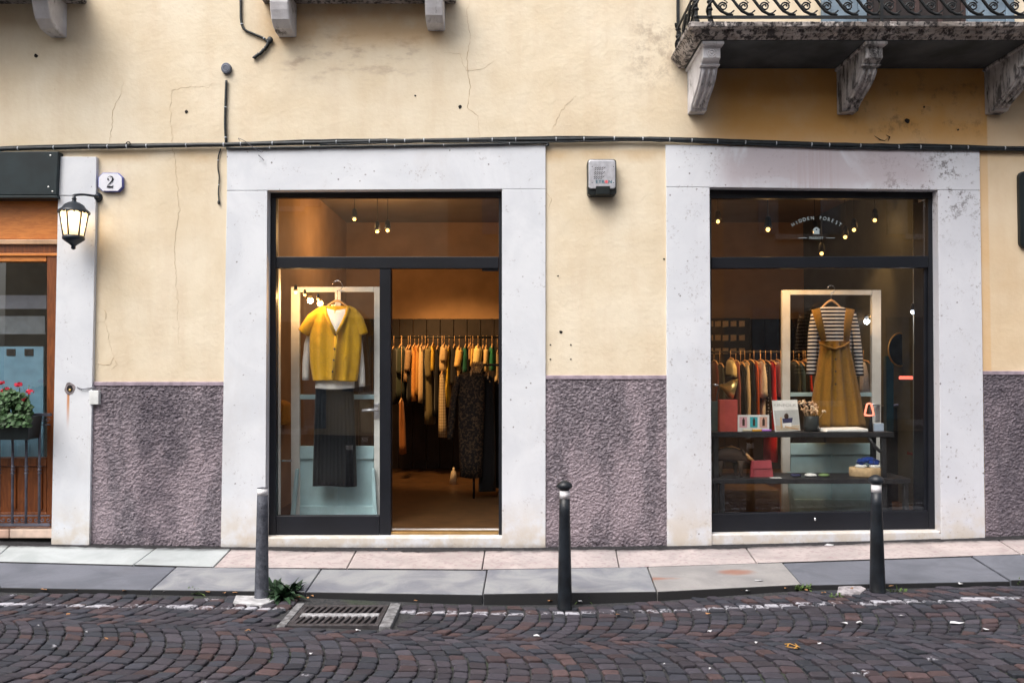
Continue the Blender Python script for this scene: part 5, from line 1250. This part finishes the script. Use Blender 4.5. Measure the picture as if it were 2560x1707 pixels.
# alarm box
t = empty('alarm_box', at(1505, 488, 0), label='brushed steel alarm siren box on the wall between door and window', cat='alarm box')
def rrect(x0, x1, y0, y1, r, y, n=4):
    a, b = at(x0, y1, y), at(x1, y0, y); r = r/300; out = []
    for cx, cz, s in ((b.x-r, a.z+r, -90), (b.x-r, b.z-r, 0), (a.x+r, b.z-r, 90), (a.x+r, a.z+r, 180)):
        for k in range(n+1): q = R(s+90*k/n); out.append((cx+r*math.cos(q), cz+r*math.sin(q)))
    return out
MB().prism(rrect(1469, 1541, 398, 488, 8, -.085), -.085, .003).build('case', MAT['box_dark'], t, bevel=.006)
fc = rrect(1471.5, 1538.5, 400, 472, 6, -.10); MB().prism(fc, -.10, -.084).build('front_plate', MAT['steel'], t, bevel=.006)
rect(1490, 1525, 465, 486, -.112, -.086).build('strobe_lens', MAT['box_dark'], t, bevel=.004)
m = MB()
for r_ in range(3):
    for k in range(5):
        for q in range(2):
            a = 1489+k*5.6-r_*1.2; b = 418+r_*11+q*4.6
            if k == 4 and q == 1: continue
            m.quadbox([P(x, z, -.1015) for x, z in ((a-3, b+3.4), (a-1, b+3.4), (a+3, b), (a+1, b))], -.1015, -.0995)
m.build('sound_slots', MAT['box_dark'], t)
for a, b in ((1480.5, 417), (1533.5, 417), (1480.5, 457), (1534, 457)):
    c = at(a, b, -.101); MB().ball(c, .004, 6, 0, 1, .5, 1).build('screw', MAT['box_dark'], t)
c = at(1507.5, 458.5, -.1022)
for s, dx, mt in (('E', -.052, 'teal_ink'), ('T', -.026, 'teal_ink'), ('R', 0, 'teal_ink'), ('O', .028, 'red_ink'), ('N', .058, 'teal_ink')):
    m = MB(); text_to(m, s, .037, c.x+dx, -.1022, c.z, 0, 0, sx=1.1)
    if s == 'O': m.add([(c.x+dx+.009*math.cos(k*.6283), -.1024, c.z+.013+.009*math.sin(k*.6283)) for k in range(10)], [tuple(range(10))])
    else: text_to(m, s, .037, c.x+dx+.0018, -.1024, c.z+.0006, 0, 0, sx=1.1)
    m.build('letter', MAT[mt], t)
# dark box at the right edge
MB().prism(rrect(2551, 2640, 428, 620, 14, -.035), -.035, .003).build('meter_box', MAT['box_dark'], bevel=.008, label='dark rounded box on the wall cut by the right edge', cat='box')
# white box with wire beside the drilled hole
t = empty('white_wall_box', at(234, 1010, 0), label='small white plastic box on the roughcast beside the pilaster', cat='box')
rect(223, 246, 976, 1011, -.045, .0).build('case', MAT['white_bit'], t, bevel=.004)
MB().tube(smooth_path([at(193, 968, -.035), at(205, 972, -.045), at(222, 970, -.04), at(238, 968, -.03), at(236, 976, -.03)]), .004, 6).build('wire', MAT['rail_iron'], t)

# iron railing with flower trough in front of the wooden shop front
t = empty('iron_window_guard', at(60, 1315, -.01), label='low grey iron guard rail in front of the wooden shop front', cat='railing'); yi = -.012; G = MAT['rail_iron']
rect(-420, 126, 1033, 1040, yi-.012, yi+.012).build('top_bar', G, t); rect(-420, 124, 1308, 1315, yi-.01, yi+.01).build('bottom_bar', G, t)
rect(-420, 125, 1060, 1063, yi-.005, yi+.005).build('thin_bar', G, t); rect(-420, 124, 1287, 1290, yi-.005, yi+.005).build('thin_bar', G, t)
for a in (-70, -36, -2, 32, 66, 99):
    p, q = at(a, 1040, yi), at(a-1, 1308, yi); m = MB(); m.tube([p, q], .0105, 8)
    k0 = at(a, 1174, yi)
    for dz in (-.028, 0, .028): m.ball((k0.x, yi, k0.z+dz), .017, 8, 0, 1, 1, .6)
    m.build('baluster', G, t)
for a in (-52, -18, 15, 49, 83, 113):
    for b, s in ((1050, 1), (1299, -1)):
        c = at(a, b, yi); m = MB()
        for sx in (-1, 1): m.tube([(c.x+sx*(.024+.018*math.cos(q)*(1-q/9)), yi, c.z+s*.018*math.sin(q)*(1-q/9)) for q in [k*.6 for k in range(11)]], .004, 5)
        m.build('scroll', G, t)
t = empty('flower_trough', at(30, 1100, -.12), label='dark flower trough with red geraniums hanging on the iron guard rail', cat='planter')
c = at(20, 1090, -.14); ys_ = -.22
m = MB(); x0, x1 = X(-160, ys_, 1050), X(72, ys_, 1050); zt, zb = Z(1042, ys_), Z(1100, ys_)
m.hexa([(x0+.02, ys_+.02, zb), (x1-.02, ys_+.02, zb), (x1, ys_, zt), (x0, ys_, zt), (x0+.02, -.04, zb), (x1-.02, -.04, zb), (x1, -.03, zt), (x0, -.03, zt)]); m.build('trough', MAT['box_dark'], t, bevel=.008)
rg = random.Random(21)
def leaf(m, c, r, n, nrm, mat=0):
    u = nrm.orthogonal().normalized(); w = nrm.cross(u)
    ring = [c + (u*math.cos(2*math.pi*k/n)+w*math.sin(2*math.pi*k/n))*r*(1+.18*math.cos(5*2*math.pi*k/n)) + nrm*r*.2 for k in range(n)]
    m.add([c]+ring, [(0, 1+k, 1+(k+1) % n) for k in range(n)], mat)
m = MB()
for i in range(1100):
    px = rg.uniform(-110, 80) if i % 3 else rg.uniform(-5, 76); hump = 1030-58*math.exp(-((px-20)/42)**2)-26*math.exp(-((px+90)/40)**2)-20*math.exp(-((px-62)/15)**2)
    py = hump + (1040-hump)*rg.random()**1.1; c = at(px, py, -.13+rg.gauss(0, .05))
    leaf(m, c, rg.uniform(.010, .023), 8, Vector((rg.gauss(0, .6), -1+rg.gauss(0, .5), .6+rg.gauss(0, .5))).normalized())
for i in range(140):
    px = rg.uniform(-110, 76); c = at(px, rg.uniform(1035, 1066), -.235+rg.gauss(0, .008)); leaf(m, c, rg.uniform(.012, .023), 8, Vector((rg.gauss(0, .5), -1, .5+rg.gauss(0, .4))).normalized())
m.build('leaves', MAT['leaf2'], t, kind='stuff')
m = MB()
for i in range(26):
    a = rg.uniform(-150, 74); m.tube([at(a*.9, 1050, -.13), at(a*.97, 1000, -.13), at(a, rg.uniform(958, 1000), -.13+rg.gauss(0, .04))], .003, 5)
m.build('stems', MAT['leaf2'], t, kind='stuff')
for (a, b, r_) in ((46, 961, .026), (75, 979, .026), (61, 998, .020), (3, 956, .022), (8, 977, .018), (18, 971, .014), (4, 994, .012), (-60, 980, .026), (-100, 990, .024)):
    c = at(a, b, -.17); m = MB()
    for k in range(22):
        v = Vector((rg.gauss(0, 1), rg.gauss(0, 1), rg.gauss(0, .7))).normalized()
        leaf(m, c+Vector((v.x*r_, v.y*r_, v.z*r_*.65)), r_*.42, 6, v)
    m.build('blossom', MAT['petal'], t)

# ================================================================== bollards, drain, weeds, litter
def bollard(px, pyb, pyt, wb, wt, label, cap=True, mat='bollard'):
    c = atg(px, pyb, zstreet); c.z -= .002; d = c.y+D; k = d/F; z = zstreet(c.x)
    H = at(px, pyt, c.y).z - z; rb_, rt_ = wb/2*k, wt/2*k
    t = empty('bollard', (c.x, c.y, z), label=label, cat='bollard', group='bollards along the kerb')
    hc = .065 if cap else 0; hb = .052
    m = MB(); Hs = H-hc-(hb if cap else .05)
    m.lathe([(rb_*1.06, -.03), (rb_*1.06, .008), (rb_*1.0, .014)] + [(rb_+(rt_-rb_)*q/8, .014+(Hs-.014)*q/8) for q in range(1, 9)], (c.x, c.y, z), 24); m.build('shaft', MAT[mat], t)
    m = MB(); m.lathe([(rt_*.99, Hs), (rt_*.97, Hs+(hb if cap else .045))], (c.x, c.y, z), 24); m.build('band', MAT['band_white'], t)
    if cap:
        m = MB(); m.lathe([(rt_*.9, H-hc), (rt_*1.0, H-hc+.006), (rt_*1.42, H-hc+.016), (rt_*1.5, H-hc+.028), (rt_*1.35, H-hc+.044), (rt_*.8, H-hc+.058), (rt_*.25, H)], (c.x, c.y, z), 24); m.build('cap', MAT['bollard'], t)
    else:
        m = MB(); m.lathe([(rt_*.98, Hs+.0455), (rt_*1.02, H-.003), (rt_*.5, H)], (c.x, c.y, z), 20); m.build('cap', MAT['bollard_old'], t)
    return c
b1 = bollard(654, 1494, 1218, 34, 26, 'weathered grey bollard without knob in front of the shop door', False, 'bollard_old')
b2 = bollard(1412, 1519, 1200, 36, 26, 'black tapered bollard with knob between the door and the window')
b3 = bollard(2194, 1478, 1186, 37, 25, 'black tapered bollard with knob in front of the shop window')
def patch(name, poly, mat, label, cat, z=.008, grp=None):
    m = MB(); p3 = [atg(a, b, zstreet) for a, b in poly]; n = len(p3)
    m.add([(v.x, v.y, v.z+z) for v in p3]+[(v.x, v.y, v.z-.05) for v in p3], [tuple(range(n)), *[(i, n+i, n+(i+1) % n, (i+1) % n) for i in range(n)]])
    return m.build(name, mat, bevel=.004, label=label, cat=cat, **({'group': grp} if grp else {}))
patch('concrete_patch', [(582, 1508), (655, 1513), (690, 1503), (672, 1492), (590, 1490)], MAT['concrete'], 'pale concrete patch around the foot of the weathered bollard', 'concrete')
patch('concrete_patch', [(2092, 1484), (2150, 1486), (2166, 1473), (2150, 1465), (2096, 1468)], simple('mottled_concrete', (.30, .28, .30), .9, 0, .5, 30), 'mottled concrete patch left of the window bollard', 'concrete')
# gully grate
t = empty('drain_grate', (-1.07, -1.6, .0), label='cast iron drain grate in the cobbles with a worn white stripe', cat='drain grate')
zd = zstreet(-1.07)+.004; x0, x1, y0, y1 = -1.345, -.795, -1.80, -1.40; sk_ = .0
MB().box(x0, x1, y0, y1, zd-.12, zd-.06).build('pit', MAT['dark_hole'], t)
for a, b, c_, d in ((x0, x1, y0, y0+.035), (x0, x1, y1-.035, y1), (x0, x0+.03, y0+.036, y1-.036), (x1-.03, x1, y0+.036, y1-.036)): MB().box(a, b, c_, d, zd-.06, zd).build('rim', MAT['cast_iron'], t, bevel=.004)
MB().box(x0+.031, x1-.031, (y0+y1)/2-.028, (y0+y1)/2+.028, zd-.05, zd).build('cross_bar', MAT['white_paint'], t, bevel=.004)
for row in ((y0+.036, (y0+y1)/2-.029), ((y0+y1)/2+.029, y1-.036)):
    for k in range(12):
        a = x0+.036+k*(x1-x0-.09)/11.4; m = MB(); w = .019
        m.hexa([(a-.012, row[0], zd-.05), (a-.012+w, row[0], zd-.05), (a-.012+w, row[0], zd-.001), (a-.012, row[0], zd-.001), (a+.012, row[1], zd-.05), (a+.012+w, row[1], zd-.05), (a+.012+w, row[1], zd-.001), (a+.012, row[1], zd-.001)])
        m.build('bar', MAT['cast_iron'], t)
fr = simple('worn_concrete_edge', (.17, .17, .18), .9, 0, .5, 25)
for a, b in ((x0-.055, x0-.004), (x1+.004, x1+.075)): MB().box(a, b, y0-.02, y1+.03, zd-.1, zd+.002).build('surround', fr, t, bevel=.006)
# weeds
def blade(m, c, d, L, w, bend, mat=0):
    d = Vector(d).normalized(); s = d.cross(Vector((0, 0, 1)));
    s = s.normalized() if s.length > .01 else Vector((1, 0, 0)); P0 = Vector(c); rows = []
    for k in range(5):
        f = k/4; p = P0 + d*L*f + Vector((0, 0, -bend*L*f*f)); ww = w*(math.sin(math.pi*(.12+.88*f))**.8 if k < 4 else .05)
        rows.append((p-s*ww*.5, p+Vector((0, 0, -.15*ww)), p+s*ww*.5))
    m.add([v for r_ in rows for v in r_], [q for k in range(4) for q in ((3*k, 3*k+1, 3*k+4, 3*k+3), (3*k+1, 3*k+2, 3*k+5, 3*k+4))], mat, True)
rw = random.Random(8)
t = empty('weed_plant', atg(705, 1490, zstreet), label='dark green leafy weed growing at the kerb beside the weathered bollard', cat='weed')
for cl, nl, sz in (((690, 1484), 24, .17), ((722, 1484), 24, .18), ((706, 1494), 30, .19), ((742, 1480), 14, .15)):
    c = atg(*cl, zstreet); m = MB()
    for k in range(nl):
        a = rw.uniform(0, 6.28); e = rw.uniform(.25, 1.25); blade(m, (c.x+rw.gauss(0, .012), c.y+rw.gauss(0, .01), c.z), (math.cos(a)*math.cos(e), math.sin(a)*math.cos(e)*.8-.15, math.sin(e)), sz*rw.uniform(.6, 1.15), .036*rw.uniform(.6, 1.3), rw.uniform(.2, .7))
    m.build('leaf_rosette', MAT['leaf'], t)
def tuft(px, py, n, h, label, mat='grass'):
    c = atg(px, py, zstreet); m = MB()
    for k in range(int(n*1.6)):
        a = rw.uniform(0, 6.28); e = rw.uniform(.5, 1.4); blade(m, (c.x+rw.uniform(-.05, .05), c.y+rw.gauss(0, .008), c.z-.004), (math.cos(a)*math.cos(e), math.sin(a)*math.cos(e), math.sin(e)), 1.5*h*rw.uniform(.5, 1.2), .009*rw.uniform(.6, 1.4), rw.uniform(.2, .8))
    m.build('grass_tuft', MAT[mat], label=label, cat='weed', group='weeds along the kerb')
for px, py, n, h, lab in ((480, 1478, 26, .04, 'grass tuft at the kerb left of the weathered bollard'), (500, 1482, 14, .035, 'small grass tuft just left of the concrete patch'), (1250, 1490, 16, .045, 'thin grass tuft at the kerb left of the middle bollard'), (1462, 1500, 22, .04, 'grass tuft at the foot of the middle bollard'),
                          (1690, 1482, 40, .05, 'wide grass tuft at the kerb right of the middle bollard'), (1735, 1478, 30, .05, 'thick grass tuft below the rust stained slab'), (1790, 1477, 16, .04, 'small grass tuft under the rust stained slab edge'), (2005, 1472, 34, .05, 'leafy grass tuft at the kerb below the joint of the grey slabs'), (2245, 1478, 14, .04, 'grass tuft right of the window bollard'), (2090, 1490, 10, .03, 'tiny grass tuft left of the window bollard'), (2560, 1456, 14, .04, 'grass tuft at the right edge of the kerb')): tuft(px, py, n, h, lab)
# fallen leaves and paper scraps in the gutter
rl_ = random.Random(31)
def scrap(name, px, py, s, mat, label, cat, grp, z=.012, fz=zstreet):
    c = atg(px, py, fz); a = rl_.uniform(0, 3.14); m = MB(); n = 7
    ring = [(c.x+s*(1+.3*rl_.gauss(0, 1)*.5)*math.cos(2*math.pi*k/n+a), c.y+s*.55*math.sin(2*math.pi*k/n+a)*(1+.2*rl_.gauss(0, 1)), c.z+z+rl_.uniform(-.002, .008)) for k in range(n)]
    m.add([(c.x, c.y, c.z+z+.004)]+ring+[(c.x, c.y, c.z+z)]+[(x, y, zz-.0015) for x, y, zz in ring], [(0, 1+k, 1+(k+1) % n) for k in range(n)]+[(n+1, n+2+(k+1) % n, n+2+k) for k in range(n)])
    m.build(name, mat, label=label, cat=cat, group=grp)
dl = [(70, 1472), (190, 1480), (110, 1478), (310, 1480), (560, 1486), (588, 1484), (455, 1480), (520, 1483), (745, 1496), (780, 1494), (770, 1498), (1040, 1506), (1125, 1498), (1330, 1504), (1345, 1498), (1358, 1502), (1375, 1506), (1600, 1492), (1725, 1486), (1780, 1484), (1850, 1480), (1965, 1474), (2015, 1478), (2060, 1486), (2130, 1474), (2228, 1468), (1770, 1538), (1545, 1540), (266, 1600), (170, 1540), (2010, 1466), (620, 1580)]
wd_ = [('at the left end of the kerb', 0, 420), ('near the weathered bollard', 420, 900), ('near the middle bollard', 900, 1450), ('below the rust stained slab', 1450, 2040), ('near the window bollard', 2040, 2600)]
ORD = ('first', 'second', 'third', 'fourth', 'fifth', 'sixth', 'seventh', 'eighth', 'ninth', 'tenth')
for w, lo, hi in wd_:
    for i, (px, py) in enumerate(sorted(p for p in dl if lo <= p[0] < hi)):
        scrap('dry_leaf', px, py, rl_.uniform(.009, .019), MAT['dry_leaf'], '%s dry orange leaf from the left %s' % (ORD[i], w), 'leaf', 'dry leaves in the gutter')
pl = [(1113, 1492, 'at the kerb right of the drain', .02), (1440, 1500, 'beside the foot of the middle bollard', .028), (1450, 1506, 'just right of the middle bollard foot', .02), (410, 1481, 'at the kerb left of the weathered bollard', .014), (1850, 1478, 'in the gutter below the rust stained slab', .022), (1870, 1480, 'greenish, in the gutter below the rust stained slab', .02), (2402, 1462, 'at the kerb far right', .022), (895, 1578, 'on the cobbles below the drain', .022), (1340, 1592, 'on the cobbles left of the middle bollard', .028), (2390, 1560, 'large, on the cobbles at the right', .05), (2110, 1560, 'on the cobbles below the window bollard', .03), (2148, 1558, 'on the cobbles just right below the window bollard', .026), (2255, 1542, 'on the cobbles right of the window bollard', .03), (1775, 1580, 'on the cobbles below the middle of the window', .022), (2465, 1576, 'thin, on the cobbles near the right edge', .026), (1890, 1610, 'small, left of the yellow mark', .012), (2048, 1612, 'small, right of the yellow mark', .012), (778, 1637, 'small, low at the left of the middle', .014), (95, 1566, 'tiny, at the far left on the cobbles', .010), (216, 1583, 'tiny, near the lower left', .010), (1660, 1663, 'tiny, low near the middle right', .010), (1775, 1675, 'tiny, low right of the middle', .010)]
for px, py, w, s in pl: scrap('paper_scrap', px, py, s*.72, MAT['paper_bit'], 'white paper scrap ' + w, 'litter', 'paper scraps on the street', .009)
scrap('paper_scrap', 1897, 1452, .034, MAT['paper_bit'], 'white paper scrap lying on the rust stained slab', 'litter', 'paper scraps on the street', .004, zwalk)
scrap('paper_scrap', 2072, 1364, .04, MAT['paper_bit'], 'white paper scrap on the pink paving under the window sill', 'litter', 'paper scraps on the street', .004, zwalk)
scrap('paper_scrap', 450, 1364, .02, MAT['paper_bit'], 'white paper scrap at the foot of the left roughcast', 'litter', 'paper scraps on the street', .004, zwalk)
scrap('dry_leaf', 398, 1363, .016, MAT['dry_leaf'], 'dry leaf at the foot of the left roughcast wall', 'leaf', None or 'dry leaves by the wall', .004, zwalk)
scrap('dry_leaf', 963, 1374, .02, MAT['dry_leaf'], 'dry leaf on the paving below the door sill', 'leaf', 'dry leaves by the wall', .004, zwalk)
m = MB()
for pts in ([(1962, 1613), (1975, 1612), (1990, 1618), (2000, 1621)], [(1964, 1619), (1980, 1622), (1994, 1624)], [(1972, 1612), (1968, 1620)], [(1988, 1612), (1994, 1618), (1986, 1624)]):
    m.tube([(v.x, v.y, v.z+.009) for v in (atg(a, b, zstreet) for a, b in pts)], .0045, 6, 0, .3)
m.build('yellow_mark', MAT['yellow_paint'], label='small yellow painted survey mark on the cobbles', cat='paint mark')
